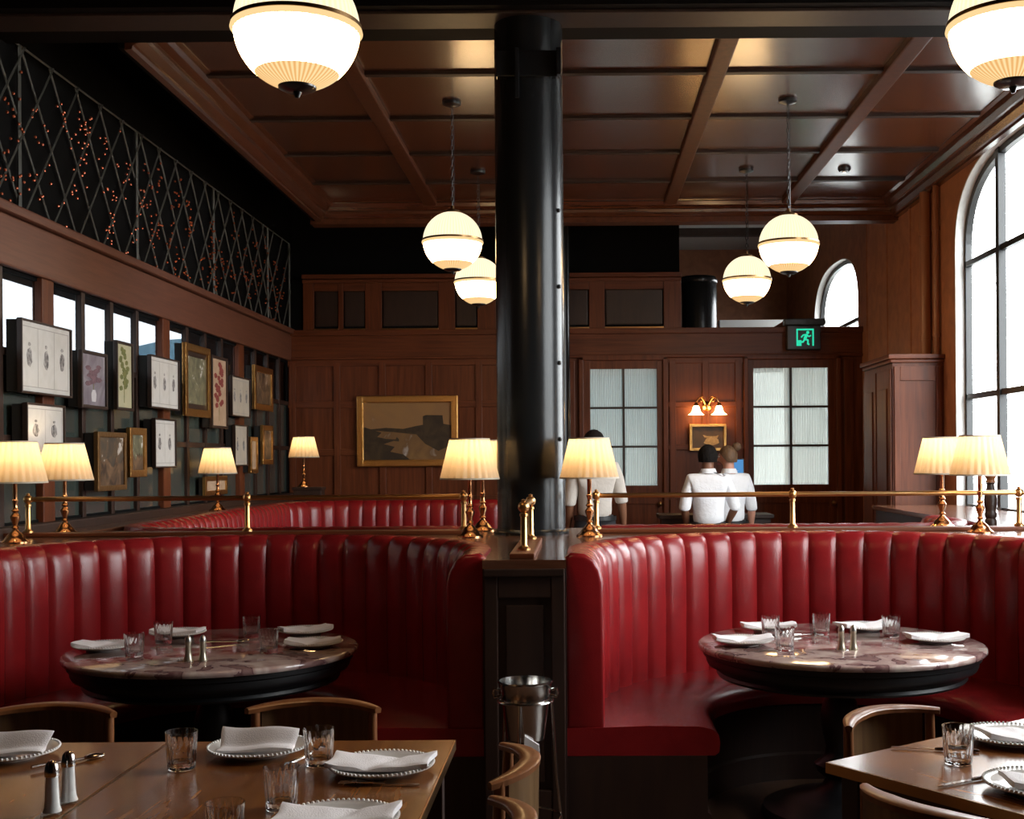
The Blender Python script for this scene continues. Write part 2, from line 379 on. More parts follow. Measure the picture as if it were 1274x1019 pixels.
# ---- back wall: panelled timber with two glazed doors, parapet above
mb = MB()
D1, D2 = (-.01, .945), (1.765, 2.815)
for a, b in ((XL, D1[0]), (D1[1], D2[0]), (D2[1], XR)): mb.box(a, b, YB, YB + .12, 0, 2.62)
mb.box(XL, XR, YB, YB + .12, 2.62, 2.94)
wb = struct(mb.build('wall_back', 'wood_v'))
def bw(name, x0, x1, z0, z1, d=.025, m='wood_v', c=.006): return MB().box(x0, x1, YB - d, YB + .01, z0, z1, c).build(name, m, wb)
for x in (-3.1, -2.62, -2.13, -1.63, -1.09, -.57, -.09): bw('stile', x - .035, x + .035, 0, 2.6)
for z in (.1, 1.12, 1.63, 2.146, 2.595): bw('rail', XL, D1[0] - .1, z - .035, z + .035, .022, 'wood_h')
for x in (1.0, 1.355, 1.71): bw('stile', x - .035, x + .035, 0, 2.6)
for z in (.1, 1.12, 1.66, 2.12, 2.595): bw('rail', D1[1], D2[0], z - .03, z + .03, .022, 'wood_h')
for x in (2.9,): bw('stile', x - .05, x + .05, 0, 2.6)
bw('frieze', XL, XR, 2.66, 2.93, .03, 'wood_h'); bw('cornice', XL, XR, 2.885, 2.945, .07, 'wood_h'); bw('cornice', XL, XR, 2.63, 2.66, .05, 'wood_h')
# parapet screen above (left of the duct)
PX1 = 1.10
bw('parapet_back', XL, PX1, 2.94, 3.5, -.06, 'black_wall', 0)
posts = [(-2.98, -2.86), (-2.60, -2.545), (-2.31, -2.13), (-1.52, -1.34), (-1.10, -.90), (-.30, -.13), (.105, .275), (.91, PX1)]
for a, b in posts: bw('parapet_post', a, b, 2.94, 3.47, .02)
for a, b in zip(posts, posts[1:]):
    bw('parapet_panel', a[1] + .012, b[0] - .012, 2.99, 3.37, -.005, 'dark_wood', .01)
    bw('parapet_rail', a[1], b[0], 3.37, 3.47, .016, 'wood_h'); bw('parapet_ledge', a[1], b[0], 2.945, 2.965, .03, 'old_brass', .003)  # brass tone puts the lit look of these ledges into their colour
bw('parapet_cornice', -2.98, PX1, 3.455, 3.49, .05, 'wood_h', .004); bw('parapet_cornice', -2.98, PX1, 3.495, 3.54, .09, 'wood_h', .006)
# dark upper wall behind the parapet, added lobby slab shading the void, far walls
struct(MB().box(XL, PX1, 13.34, 13.44, 2.94, 4.9).build('wall_upper', 'black_wall'))
struct(MB().box(XL, XR, YB + .12, 17.9, 2.90, 2.94).build('trim_1', 'dark_wood'))
struct(MB().box(XL, XR, 17.9, 18.1, 2.8, 4.9).build('wall_far', 'wall_brown'))
struct(MB().box(XL, XL + .1, YB + .12, 17.9, 0, 2.9).build('wall_lobby', 'white_paint'))
struct(MB().box(PX1, XR, 13.46, 17.9, 4.60, 4.66).build('ceiling_far', 'white_paint'))
for i, yy in enumerate((14.6, 16.2)): struct(MB().box(PX1, XR, yy, yy + .12, 4.50, 4.62).build('trim_%d' % (i + 2), 'dark_wood'))
struct(MB().box(XL - .15, XR + .3, -2.4, 18.2, 4.75, 4.9).build('ceiling_upper', 'black_wall'))
def reed_mesh(w_, h_, n=15):
    m = MB(); p = []
    for k in range(n * 4 + 1): p.append((w_ * k / (n * 4), -.006 * abs(math.sin(PI * k / 4))))
    poly = p + [(w_, .004), (0, .004)]
    return m.prism(poly, 0, h_, 'z').mesh('pane', 'reeded_glass', True, 60)
def door(i, x0, x1, gx0, gx1, z0=1.25, z1=2.51):
    root = bpy.data.objects.new('door_%d' % i, None); C.objects.link(root); struct(root); root.location = ((x0 + x1) / 2, YB, 0); cx = (x0 + x1) / 2
    a, b, e, f = x0 - cx, x1 - cx, gx0 - cx, gx1 - cx
    MB().box(a, a + .05, -.05, .12, 0, 2.64, .008).box(b - .05, b, -.05, .12, 0, 2.64, .008).box(a, b, -.05, .12, 2.60, 2.66, .008).build('door_frame', 'wood_v', root)
    m = MB().box(a + .045, e, -.012, .04, 0, 2.6, .004).box(f, b - .045, -.012, .04, 0, 2.6, .004).box(e, f, -.012, .04, z1, 2.6, .003).box(e, f, -.012, .04, 1.05, z0, .003).box(e, f, -.012, .04, 0, .2, .003)
    m.build('door_leaf', 'wood_v', root)
    MB().box(e - .005, f + .005, .0, .03, .195, 1.055).build('door_panel', 'wood_v', root)
    me = reed_mesh((f - e) / 2, (z1 - z0) / 3)
    for c in range(2):
        for r in range(3): inst('pane', me, root, (e + c * (f - e) / 2, .014, z0 + r * (z1 - z0) / 3))
    MB().box((e + f) / 2 - .012, (e + f) / 2 + .012, -.01, .03, z0, z1).build('muntin', 'dark_wood', root)
    for r in (1, 2):
        z = z0 + r * (z1 - z0) / 3; MB().box(e, f, -.009, .03, z - .011, z + .011).build('muntin', 'dark_wood', root)
    MB().sphere((b - .09, -.05, 1.05), .028).tube([(b - .09, -.05, 1.05), (b - .09, -.01, 1.05)], .012).build('door_knob', 'old_brass', root, True)
door(1, *D1, .111, .831); door(2, *D2, 1.873, 2.68)
# ---- beam, coffered ceiling, crowns
struct(MB().box(XL, XR, -2.2, 6.2, 4.0, 4.1).build('ceiling_front', 'ceiling_wood'))
bmr = struct(MB().box(XL, XR, 6.20, 6.72, 3.86, 4.75).build('beam', 'beam_paint'))
MB().box(XL, XR, 6.27, 6.50, 3.845, 3.87, .006).build('beam_panel', 'dark_wood', bmr)
CX0, CX1, CY0, CY1, CZ = -2.5, 3.05, 6.72, 11.62, 4.0
ce = struct(MB().box(CX0, CX1, CY0, CY1, CZ, CZ + .1).build('ceiling', 'rib_wood'))
xs = [-2.42, -1.40, -.265, .87, 1.98, 2.92]; ysr = [6.72, 7.67, 8.68, 9.68, 10.68, 11.52]
for i in range(5):
    for j in range(5):
        MB().box(xs[i] + .055, xs[i + 1] - .055, ysr[j] + .025, ysr[j + 1] - .025, CZ - .014, CZ + .01, .01).build('ceiling_panel', 'ceiling_wood', ce)
for x in xs[1:-1]: MB().box(x - .06, x + .06, CY0, CY1, CZ - .055, CZ + .01, .012).build('ceiling_rib', 'rib_wood', ce)
for yy in ysr[1:-1]:
    for i in range(5): MB().box(xs[i] + .06, xs[i + 1] - .06, yy - .03, yy + .03, CZ - .035, CZ + .01, .006).build('ceiling_rib', 'dark_wood', ce)  # dark tone stands in for thin shadow lines between panels
def crown(i, path, h=.20):
    prof = [(0, CZ), (.20, CZ), (.20, CZ - .02), (.17, CZ - .03), (.155, CZ - .06), (.12, CZ - .085), (.10, CZ - .09), (.095, CZ - .115), (.06, CZ - .15), (.045, CZ - .155), (.04, CZ - .175), (0, CZ - .18)]
    return struct(MB().sweep(path, prof).build('trim_%d' % i, 'ceiling_wood', None, True, 12))
crown(5, [(-2.5, CY0, 1, 0), (-2.5, CY1, 1, 0)]); crown(6, [(XR, CY0, -1, 0), (XR, CY1, -1, 0)])
crown(7, [(-2.5, CY1 + .05, 0, -1), (XR, CY1 + .05, 0, -1)])
struct(MB().box(-2.56, XR, CY1, CY1 + .18, 3.80, 4.75).build('trim_8', 'rib_wood'))
struct(MB().box(-2.535, -2.498, CY0, CY1 + .18, 3.83, 4.75).build('trim_9', 'black_wall'))
for x, yy, n_ in ((1.98 + .32, 7.2, 'between the beam and the windows'), (2.25, 10.3, 'above the exit door')):
    t = thing('smoke_detector', 'small dark ceiling detector disc ' + n_, 'detector', (x, yy, CZ - .014))
    MB().lathe([(.055, 0), (.055, -.012), (.04, -.03), (.0, -.03)], 20).build('body', 'black_metal', t, True); MB().lathe([(.02, -.03), (.018, -.037), (0, -.037)], 12).build('sensor', 'steel', t, True)

# ------------------------------------------------------------------ columns
CXc, CYc = -.262, 6.48
t = thing('iron_column', 'thick black painted iron column standing on the booth partition', 'column', (CXc, CYc, 0)); t['kind'] = 'structure'
MB().lathe([(.181, 0), (.181, 3.86)], 64).build('shaft', 'column_paint', t, True)
MB().lathe([(.20, 1.15), (.20, 1.165), (.186, 1.172), (.182, 1.18)], 64, capb=False, capt=False).build('foot_ring', 'column_paint', t, True)
m = MB().box(-.16, .165, -.205, -.15, 3.52, 3.655, .006); m.build('clamp_plate', 'column_paint', t)
for x in (-.05, .165): MB().box(x - .012, x + .012, -.235, -.19, 3.40 if x < 0 else 3.52, 3.66, .004).build('clamp_bar', 'column_paint', t)
for z in (1.65, 2.05, 2.45, 2.85): MB().sphere((.155, -.095, z), .012, 8, 5).build('bolt', 'column_paint', t, True)
t = thing('iron_column', 'thin dark pipe column behind the thick black column', 'column', (-.175, 12.6, 0)); t['kind'] = 'structure'
MB().lathe([(.075, 0), (.075, 4.75)], 32).build('shaft', 'column_paint', t, True); MB().lathe([(.11, 0), (.11, .03), (.08, .05)], 32).build('foot_ring', 'column_paint', t, True)

# ------------------------------------------------------------------ lattice with berries on the left wall
t = thing('wall_lattice', 'dark grey diamond trellis on the black wall above the timber band', 'lattice', (XL + .03, 5.0, 2.96))
H_, ST, YE = .92, .37, 8.1
mbv = lambda p, q, r=.007: MB().tube([p, q], r, 4)
k = -2
while k * ST < YE:
    for sgn in (1, -1):
        y0 = k * ST; y1 = y0 + sgn * 2 * ST
        za, zb, ya, yb_ = 0, H_, y0, y1
        lo, hi = 0., 1.
        ps = []
        for s_ in (0, 1):
            ps.append((y0 + (y1 - y0) * s_, H_ * s_))
        (pa, pz), (qa, qz) = ps
        def clip(y_): return pz + (qz - pz) * (y_ - pa) / (qa - pa)
        pts = sorted([(pa, pz), (qa, qz)])
        a, b = pts
        if b[0] <= 0 or a[0] >= YE: continue
        if a[0] < 0: a = (0, clip(0))
        if b[0] > YE: b = (YE, clip(YE))
        mbv((.012 * sgn, a[0], a[1]), (.012 * sgn, b[0], b[1])).build('lattice_bar', 'lattice_paint', t)
    k += 1
for y_ in (0, 1.8, 3.6, 5.4, 7.2, YE): mbv((0, y_, 0), (0, y_, H_), .012).build('upright', 'lattice_paint', t)
for z in (0, H_): mbv((0, 0, z), (0, YE, z), .008).build('border_bar', 'lattice_paint', t)
mb = MB(); rr = random.Random(3)
for k in range(230):
    cy, cz = 5.1 + rr.random() * 7.8, 3.0 + rr.random() * .72
    for _ in range(rr.choice((1, 2, 3, 4))):
        p = (XL + .045, cy + rr.uniform(-.06, .06), cz + rr.uniform(-.08, .08))
        mb.sphere(p, .0095, 6, 4)
o = mb.build('berry_sprigs', 'berry', None, True); o['kind'] = 'stuff'; tag(o, 'small copper-red berries scattered over the trellis', 'berries')

# ------------------------------------------------------------------ booth cushions
class Path:
    def __init__(s, pts):            # pts: dense (x, y, nx, ny)
        s.p = pts; s.d = [0]
        for a, b in zip(pts, pts[1:]): s.d.append(s.d[-1] + math.hypot(b[0] - a[0], b[1] - a[1]))
        s.L = s.d[-1]
    def at(s, t):
        t = max(0, min(s.L, t)); i = 0
        lo, hi = 0, len(s.d) - 2
        while lo < hi:
            m = (lo + hi + 1) // 2
            if s.d[m] <= t: lo = m
            else: hi = m - 1
        i = lo; f = (t - s.d[i]) / max(1e-9, s.d[i + 1] - s.d[i]); a, b = s.p[i], s.p[i + 1]
        q = [a[k] + (b[k] - a[k]) * f for k in range(4)]; l = math.hypot(q[2], q[3]); return (q[0], q[1], q[2] / l, q[3] / l)
def line(a, b, n, k=20): return [(a[0] + (b[0] - a[0]) * i / k, a[1] + (b[1] - a[1]) * i / k, *n) for i in range(k + 1)]
def arc(c, r, a0, a1, k=60):
    r_ = []
    for i in range(k + 1):
        a = math.radians(a0 + (a1 - a0) * i / k); r_.append((c[0] + r * math.cos(a), c[1] + r * math.sin(a), math.cos(a), math.sin(a)))
    return r_
PROF = [(0, .46, 1, 0), (-.002, .62, 1, 0), (-.004, .8, 1, 0), (-.002, .95, 1, 0), (.002, 1.06, .97, .2), (.008, 1.10, .85, .4), (.022, 1.133, .6, .7), (.045, 1.152, .2, .9), (.08, 1.160, 0, .7), (.125, 1.158, 0, .3), (.14, 1.10, 0, 0)]
def flute(path, s0, s1, parent, k=8):
    vs = []; fs = []; m = len(PROF)
    for i in range(k + 1):
        t = i / k; x, y, nx, ny = path.at(s0 + (s1 - s0) * t); b = .021 * (max(0, 1 - abs(2 * t - 1) ** 2.4)) ** .6
        for o, z, bo, bz in PROF:
            oo = o - b * bo; vs.append((x + nx * oo, y + ny * oo, z + b * .32 * bz))
    for i in range(k):
        for j in range(m - 1): fs.append((i * m + j, i * m + j + 1, (i + 1) * m + j + 1, (i + 1) * m + j))
    MB().add(vs, fs).build('back_channel', 'leather', parent, True, 70)
def booth(loc, path, n, label, group, arms=True):
    t = thing('banquette_booth', label, 'booth', (*loc, 0), 0, group)
    w_ = path.L / n
    for i in range(n): flute(path, i * w_, (i + 1) * w_, t)
    dense = [path.at(path.L * i / 90) for i in range(91)]
    MB().sweep(dense, [(.03, .4), (.05, 1.11), (.135, 1.11), (.135, .4)]).build('back_board', 'leather_dark', t)
    def ext(q, o): d = (q[0] - o[0], q[1] - o[1]); l = math.hypot(*d); return (q[0] + d[0] / l * .034, q[1] + d[1] / l * .034, q[2], q[3])
    dense = [ext(dense[0], dense[1])] + dense + [ext(dense[-1], dense[-2])]
    MB().sweep(dense, [(.139, .36), (.139, .468), (.0, .472), (-.2, .478), (-.40, .474), (-.45, .462), (-.475, .44), (-.482, .41), (-.478, .37), (-.46, .358)]).build('seat_cushion', 'leather', t, True, 50)
    MB().sweep(dense, [(.139, .0), (.139, .358), (-.43, .358), (-.43, .13), (-.445, .12), (-.445, 0)]).build('seat_base', 'dark_wood', t)
    if arms:
        for q in (dense[1], dense[-2]):
            x, y, nx, ny = q; tx = (0, -1)
            pr = [(-.022, .46), (-.022, .95), (-.02, 1.05), (-.008, 1.10), (.018, 1.143), (.055, 1.166), (.11, 1.170), (.138, 1.15), (.138, .46)]
            m = MB().prism([(x + nx * o, z) for o, z in pr], y - .028, y + .03, 'y')
            bm = bmesh.new(); me = bpy.data.meshes.new('a'); me.from_pydata(m.v, [], m.f); bm.from_mesh(me)
            bmesh.ops.recalc_face_normals(bm, faces=bm.faces[:])
            bmesh.ops.bevel(bm, geom=[e for e in bm.edges if all(abs(v.co.y - (y - .028)) < 1e-4 for v in e.verts)], offset=.02, segments=3, affect='EDGES', profile=.5)
            bm.verts.index_update(); m2 = MB().add([v.co[:] for v in bm.verts], [[v.index for v in f.verts] for f in bm.faces]); bm.free()
            m2.build('arm_front', 'leather', t, True, 60)
    return t
R = 1.04
def upath(): return Path(line((-R, -.36), (-R, 0), (-1, 0)) + arc((0, 0), R, 180, 0, 90)[1:] + line((R, 0), (R, -.36), (1, 0))[1:])
LBX, RBX, BY = -1.56, 1.11, 5.26
booth((LBX, BY), upath(), 29, 'red leather horseshoe booth left of the black column, nearer side of the partition', 'round booths')
booth((RBX, BY), upath(), 29, 'red leather horseshoe booth right of the black column, nearer side of the partition', 'round booths')
rl = Path(line((2.1, 0), (.47, 0), (0, -1)) + arc((.47, .47), .47, 270, 180, 40)[1:] + line((0, .47), (0, 3.9), (-1, 0), 40)[1:] + arc((.55, 3.9), .55, 180, 90, 40)[1:] + line((.55, 4.45), (2.15, 4.45), (0, 1))[1:])
booth((-2.68, 7.13), rl, 64, 'long curved red leather banquette along the picture wall behind the brass rail', 'rear booths', False)
rrp = Path(line((0, 0), (1.75, 0), (0, -1)) + arc((1.75, .35), .35, 270, 360, 40)[1:] + line((2.1, .35), (2.1, .85), (1, 0))[1:])
booth((.12, 7.13), rrp, 21, 'red leather banquette just behind the brass rail beside the tall windows', 'rear booths', False)

# ------------------------------------------------------------------ partition with shelf top
SZ = 1.15
def ylow(x, r=R + .13):
    for c in (LBX, RBX):
        if abs(x - c) < r: return BY + math.sqrt(max(0, r * r - (x - c) ** 2)) if abs(x - c) < r - 1e-6 else BY
    return 4.80
t = thing('booth_partition', 'dark timber partition with polished shelf top between the red booths', 'partition', (0, 6.2, 0))
xsamp = set([XL, XR]);
for c in (LBX, RBX):
    r = R + .13
    for k in range(61): xsamp.add(round(c - r * math.cos(PI * k / 60), 5))
xsamp = sorted(xsamp); m = MB(); body = MB()
for a, b in zip(xsamp, xsamp[1:]):
    mid = (a + b) / 2; inside = any(abs(mid - c) < R + .13 for c in (LBX, RBX))
    ya = ylow(a) if inside else 4.80; yb_ = ylow(b) if inside else 4.80
    if inside:
        ya = ylow(a) if ylow(a) != 4.80 else BY; yb_ = ylow(b) if ylow(b) != 4.80 else BY
    Y1 = 6.985
    for mm, z0, z1, ins in ((m, SZ - .035, SZ, 0), (body, 0, SZ - .035, .02)):
        p = [(a, ya - 6.2 + ins), (b, yb_ - 6.2 + ins), (b, Y1 - 6.2 - ins), (a, Y1 - 6.2 - ins)]
        vs = [(x, y_, z) for z in (z0, z1) for x, y_ in p]
        fs = [(0, 1, 2, 3), (4, 5, 6, 7), (0, 1, 5, 4), (2, 3, 7, 6)]
        if not inside and a - 1e-6 <= mid: fs += [(1, 2, 6, 5), (0, 3, 7, 4)]
        mm.add(vs, fs)
m.build('shelf_top', 'shelf_wood', t); body.build('body', 'dark_wood', t)
# framed end panel facing the bucket
px0, px1, yf = -.385, -.065, 4.80 - 6.2 + .02
for nm, x0, x1, z0, z1, d in (('stile', px0, px0 + .055, .0, 1.115, .02), ('stile', px1 - .055, px1, 0, 1.115, .02), ('rail', px0 + .055, px1 - .055, 1.0, 1.115, .018), ('rail', px0 + .055, px1 - .055, .12, .24, .018), ('base_board', px0, px1, 0, .12, .03), ('panel', px0 + .085, px1 - .085, .27, .97, .01), ('edge_mould', px0, px1, 1.085, 1.115, .035)):
    MB().box(x0, x1, yf - d, yf + .005, z0, z1, .005).build(nm, 'dark_wood', t)
# lower shelf runs along both side walls and the far wall
t = thing('wall_shelf', 'dark polished shelf along the picture wall carrying table lamps', 'shelf', (-3.0, 10, 0))
MB().box(-.15, .17, -3.0, 3.15, SZ - .035, SZ, .006).build('shelf_top', 'shelf_wood', t); MB().box(-.15, .15, -3.0, 3.15, 0, SZ - .035).build('body', 'dark_wood', t)
t = thing('wall_shelf', 'dark shelf behind the far red banquette below the landscape painting', 'shelf', (-1.7, 12.4, 0))
MB().box(-1.1, 1.2, -.66, .75, SZ - .035, SZ, .006).build('shelf_top', 'shelf_wood', t); MB().box(-1.1, 1.2, -.64, .75, 0, SZ - .035).build('body', 'dark_wood', t)
t = thing('wall_shelf', 'polished grey-lit shelf below the tall arched window', 'shelf', (2.7, 8.3, 0))
MB().box(-.33, .35, -1.3, 1.6, SZ - .035, SZ, .006).build('shelf_top', 'shelf_wood', t); MB().box(-.30, .35, -1.3, 1.6, 0, SZ - .035).build('body', 'dark_wood', t)

# ------------------------------------------------------------------ brass rails
def rail(label, pts, strip, posts, rot=0):
    t = thing('brass_rail', label, 'rail', (pts[0][0], pts[0][1], SZ), 0, 'brass shelf rails'); ox, oy = pts[0]
    q = [(p[0] - ox, p[1] - oy, .20) for p in pts]
    MB().tube(q, .013, 12).build('bar', 'brass', t, True)
    a, b, c, d = strip; MB().box(a - ox, b - ox, c - oy, d - oy, 0, .022, .006).build('base_strip', 'wood_h', t)
    for x, y_ in posts:
        x -= ox; y_ -= oy
        MB().lathe([(.027, .022), (.027, .030), (.019, .036), (.014, .044), (.013, .16), (.017, .163), (.017, .172), (.013, .176)], 16, (x, y_, 0)).build('post', 'brass', t, True)
        MB().sphere((x, y_, .20), .024, 14, 10).lathe([(.008, .222), (.01, .23), (0, .234)], 10, (x, y_, 0)).build('post_ball', 'brass', t, True)
RY = 6.50
rail('brass rail on three posts along the shelf on the picture wall side', [(-2.95, RY), (-.625, RY)], (-3.1, -.56, RY - .05, RY + .05), [(-2.95, RY), (-1.78, RY), (-.625, RY)])
rail('brass rail along the shelf in front of the two waiting staff', [(.083, RY), (3.0, RY)], (.03, 3.03, RY - .05, RY + .05), [(.083, RY), (1.13, RY), (2.34, RY)])
rail('short brass rail on a pale plinth in front of the black column', [(-.235, 5.02), (-.235, 5.72)], (-.285, -.185, 4.84, 5.82), [(-.235, 5.02), (-.235, 5.72)])

# ------------------------------------------------------------------ table lamps
def lamp_meshes():
    d = {}
    d['base'] = MB().lathe([(.068, 0), (.068, .006), (.060, .012), (.050, .018), (.044, .030), (.030, .046), (.016, .058), (.012, .068)], 32).mesh('base', 'copper', True)
    d['stem'] = MB().lathe([(.010, .066), (.019, .074), (.011, .084), (.015, .10), (.022, .118), (.024, .130), (.015, .142), (.012, .15), (.020, .158), (.013, .166), (.011, .19), (.0155, .205), (.0155, .21), (.0115, .214), (.0115, .31), (.016, .316), (.016, .33), (.011, .336), (.011, .36)], 24).mesh('stem', 'copper', True)
    prof = [(.147, .298), (.1005, .502)]; n = 192
    m = MB(); vs = []
    for i in range(9):
        f = i / 8; r = .147 + (.0985 - .147) * f; z = .298 + (.502 - .298) * f
        for k in range(n):
            a = 2 * PI * k / n; ph = (k % 8) / 8.0; am = .0095 * (1 - abs(ph * 2 - 1)) ** .8 - .004
            rr_ = r * (1 + am / .12); vs.append((rr_ * math.cos(a), rr_ * math.sin(a), z))
    fs = [(i * n + k, i * n + (k + 1) % n, (i + 1) * n + (k + 1) % n, (i + 1) * n + k) for i in range(8) for k in range(n)]
    d['lamp_shade'] = m.add(vs, fs).mesh('lamp_shade', 'shade_fabric', True, 80)
    ring = lambda r, z: [(r - .0005, z - .004), (r + .002, z - .004), (r + .002, z + .004), (r - .0005, z + .004)]
    for nm, a, b in (('lower_trim', .1515, .299), ('upper_trim', .102, .501)): d[nm] = MB().lathe(ring(a, b) + ring(a, b)[:1], 64, capb=False, capt=False).mesh(nm, 'print_paper_warm', True)
    return d
LM = lamp_meshes()
bulb = MB().sphere((0, 0, .405), .02, 12, 8).mesh('bulb', 'globe_upper', True)
def lamp(x, y_, label, z=SZ):
    t = thing('table_lamp', label, 'lamp', (x, y_, z), 0, 'brass table lamps with pleated shades')
    inst('base', LM['base'], t); inst('stem', LM['stem'], t)
    sh = inst('lamp_shade', LM['lamp_shade'], t); inst('lower_trim', LM['lower_trim'], sh); inst('upper_trim', LM['upper_trim'], sh)
    inst('bulb', bulb, t)
    l = bpy.data.lights.new('lamp_light', 'POINT'); l.energy = LAMP_W; l.color = (1, .74, .44); l.shadow_soft_size = .025
    o = bpy.data.objects.new('lamp_light', l); C.objects.link(o); o.parent = t; o.location = (0, 0, .44)
lamp(-2.81, 6.05, 'pleated cream lamp at the far left, partly cut by the picture edge')
lamp(-2.88, 6.80, 'pleated cream lamp behind the rail end, half overlapped by the leftmost lamp')
lamp(-.568, 6.25, 'pleated cream lamp just left of the black column, in front of the rail')
lamp(-.545, 6.76, 'table lamp mostly hidden behind the lamp left of the black column')
lamp(.045, 6.25, 'pleated cream lamp just right of the black column')
lamp(2.07, 6.31, 'larger-looking lamp of the overlapping pair beside the tall window')
lamp(2.03, 6.84, 'lamp behind its twin beside the tall window, left one of that pair')
lamp(-2.905, 9.75, 'small-looking pleated lamp on the shelf below the picture wall')
lamp(-2.77, 12.2, 'farthest pleated lamp standing on a dark box near the room corner', SZ + .13)
t = thing('wooden_box', 'dark carved box under the farthest lamp', 'box', (-2.72, 12.2, SZ))
MB().box(-.14, .14, -.09, .09, 0, .10, .008).build('body', 'dark_wood', t); MB().box(-.15, .15, -.10, .10, .10, .13, .008).build('lid', 'dark_wood', t)

# ------------------------------------------------------------------ globe pendants
RG = .20
def globe_prof(a0, a1, n): return [(RG * math.sin(math.radians(a0 + (a1 - a0) * i / n)), RG * math.cos(math.radians(a0 + (a1 - a0) * i / n))) for i in range(n + 1)]
ribs = lambda a, z: 1 + .006 * math.cos(a * 48)
PM = dict(
    upper_globe=MB().lathe(globe_prof(17, 86, 14), 192, mod=ribs, capb=False, capt=False).mesh('upper_globe', 'globe_upper', True, 80),
    lower_globe=MB().lathe(globe_prof(94, 138, 10), 192, mod=ribs, capb=False, capt=False).mesh('lower_globe', 'globe_lower', True, 80),
    bottom_glow=MB().lathe(globe_prof(138, 163, 6), 192, mod=ribs, capb=False, capt=False).mesh('bottom_glow', 'globe_bottom', True, 80),
    glass_rim=MB().lathe([(RG, -.002), (RG + .008, -.004), (RG + .010, -.012), (RG + .004, -.020), (RG - .004, -.020)], 96, capb=False, capt=False).mesh('glass_rim', 'globe_rim', True, 60),
    band=MB().lathe([(RG - .004, -.002), (RG + .007, -.002), (RG + .007, .010), (RG - .004, .012)], 96, capb=False, capt=False).mesh('band', 'old_brass', True, 30),
    bottom_cap=MB().lathe([(.062, -.186), (.060, -.196), (.045, -.204), (.014, -.208), (.010, -.218), (.007, -.226), (0, -.228)], 32).mesh('bottom_cap', 'black_metal', True),
    fitter=MB().lathe([(.064, .186), (.062, .200), (.040, .212), (.016, .218), (.012, .24), (0, .242)], 32).mesh('fitter', 'old_brass', True))
def chain_mesh(h):
    m = MB(); n = int(h / .034)
    for i in range(n):
        z = .235 + (i + .5) * h / n; q = []
        for k in range(10):
            a = 2 * PI * k / 10; u, v_ = .0085 * math.cos(a), .021 * math.sin(a)
            q.append((u, 0, z + v_) if i % 2 else (0, u, z + v_))
        m.tube(q, .0026, 4, closed=True)
    m.tube([(.012, 0, .235), (.014, .004, .235 + h * .5), (.01, 0, .235 + h)], .002, 4)
    return m.mesh('chain', 'black_metal', True)
def pendant(x, y_, z, label, top):
    t = thing('globe_pendant', label, 'pendant lamp', (x, y_, z), 0, 'ribbed glass globe pendants')
    for k, me in PM.items(): inst(k, me, t)
    h = top - z - .235 - .02
    inst('chain', chain_mesh(h), t)
    MB().lathe([(.062, 0), (.065, -.008), (.060, -.022), (.028, -.032), (.010, -.036), (0, -.036)], 28, (0, 0, top - z)).build('canopy', 'black_metal', t, True)
pendant(-.905, 3.93, 2.945, 'largest globe pendant, top left, cut by the upper picture edge', 4.0)
pendant(1.405, 3.93, 2.945, 'globe pendant cut by the upper right corner of the picture', 4.0)
pendant(-.86, 8.3, 3.035, 'bigger of the two globe pendants left of the black column', 3.986)
pendant(-.85, 10.3, 3.05, 'globe pendant half hidden by the black column', 3.986)
pendant(1.43, 8.3, 3.0, 'bigger of the two globe pendants above the exit sign', 3.986)
pendant(1.42, 10.3, 3.05, 'smaller globe pendant left of its bigger twin near the exit sign', 3.986)

# ------------------------------------------------------------------ furniture
def lathe_obj(name, prof, m, parent, n=32, **k): return MB().lathe(prof, n, **k).build(name, m, parent, True)
def round_table(x, y_, label):
    t = thing('round_table', label, 'table', (x, y_, 0), 0, 'round marble tables')
    lathe_obj('marble_top', [(.590, .722), (.603, .725), (.608, .732), (.608, .741), (.604, .747), (.597, .75)], 'marble', t, 96)
    lathe_obj('apron', [(.46, .605), (.52, .61), (.528, .62), (.522, .632), (.535, .645), (.565, .66), (.572, .675), (.572, .695), (.585, .702), (.588, .722)], 'table_black', t, 96)
    lathe_obj('pedestal', [(.20, .09), (.12, .11), (.075, .14), (.065, .17), (.10, .20), (.11, .23), (.07, .26), (.06, .30), (.075, .36), (.085, .44), (.07, .50), (.055, .53), (.08, .55), (.10, .58), (.20, .60)], 'table_black', t, 40)
    lathe_obj('foot', [(.33, 0), (.34, .02), (.33, .05), (.26, .065), (.24, .085), (.15, .10)], 'table_black', t, 48)
    return t
round_table(-1.57, 5.20, 'round marble-topped table with black pedestal in the booth left of the column')
round_table(1.11, 5.24, 'round marble-topped table with black pedestal in the booth right of the column')
def wood_table(x, y_, w_, d_, label, rz=0):
    t = thing('wooden_table', label, 'table', (x, y_, 0), rz, 'square wooden dining tables')
    MB().box(-w_ / 2, w_ / 2, -d_ / 2, d_ / 2, .722, .75, .002).build('table_top', 'table_wood', t)
    MB().box(-w_ / 2 + .05, w_ / 2 - .05, -d_ / 2 + .05, d_ / 2 - .05, .66, .722).build('apron', 'dark_wood', t)
    for sx in (-1, 1):
        for sy in (-1, 1): MB().box(sx * (w_ / 2 - .055) - .028, sx * (w_ / 2 - .055) + .028, sy * (d_ / 2 - .055) - .028, sy * (d_ / 2 - .055) + .028, 0, .722, .004).build('leg', 'dark_wood', t)
    for sx in (-1, 1): MB().box(sx * (w_ / 2 + .0015) - .0015, sx * (w_ / 2 + .0015) + .0015, -d_ / 2, d_ / 2, .722, .7495).build('edge_strip', 'old_brass', t)
    return t
wood_table(-.767, 2.86, .808, 1.22, 'wooden table with three white plates, its bare corner nearest the ice bucket')
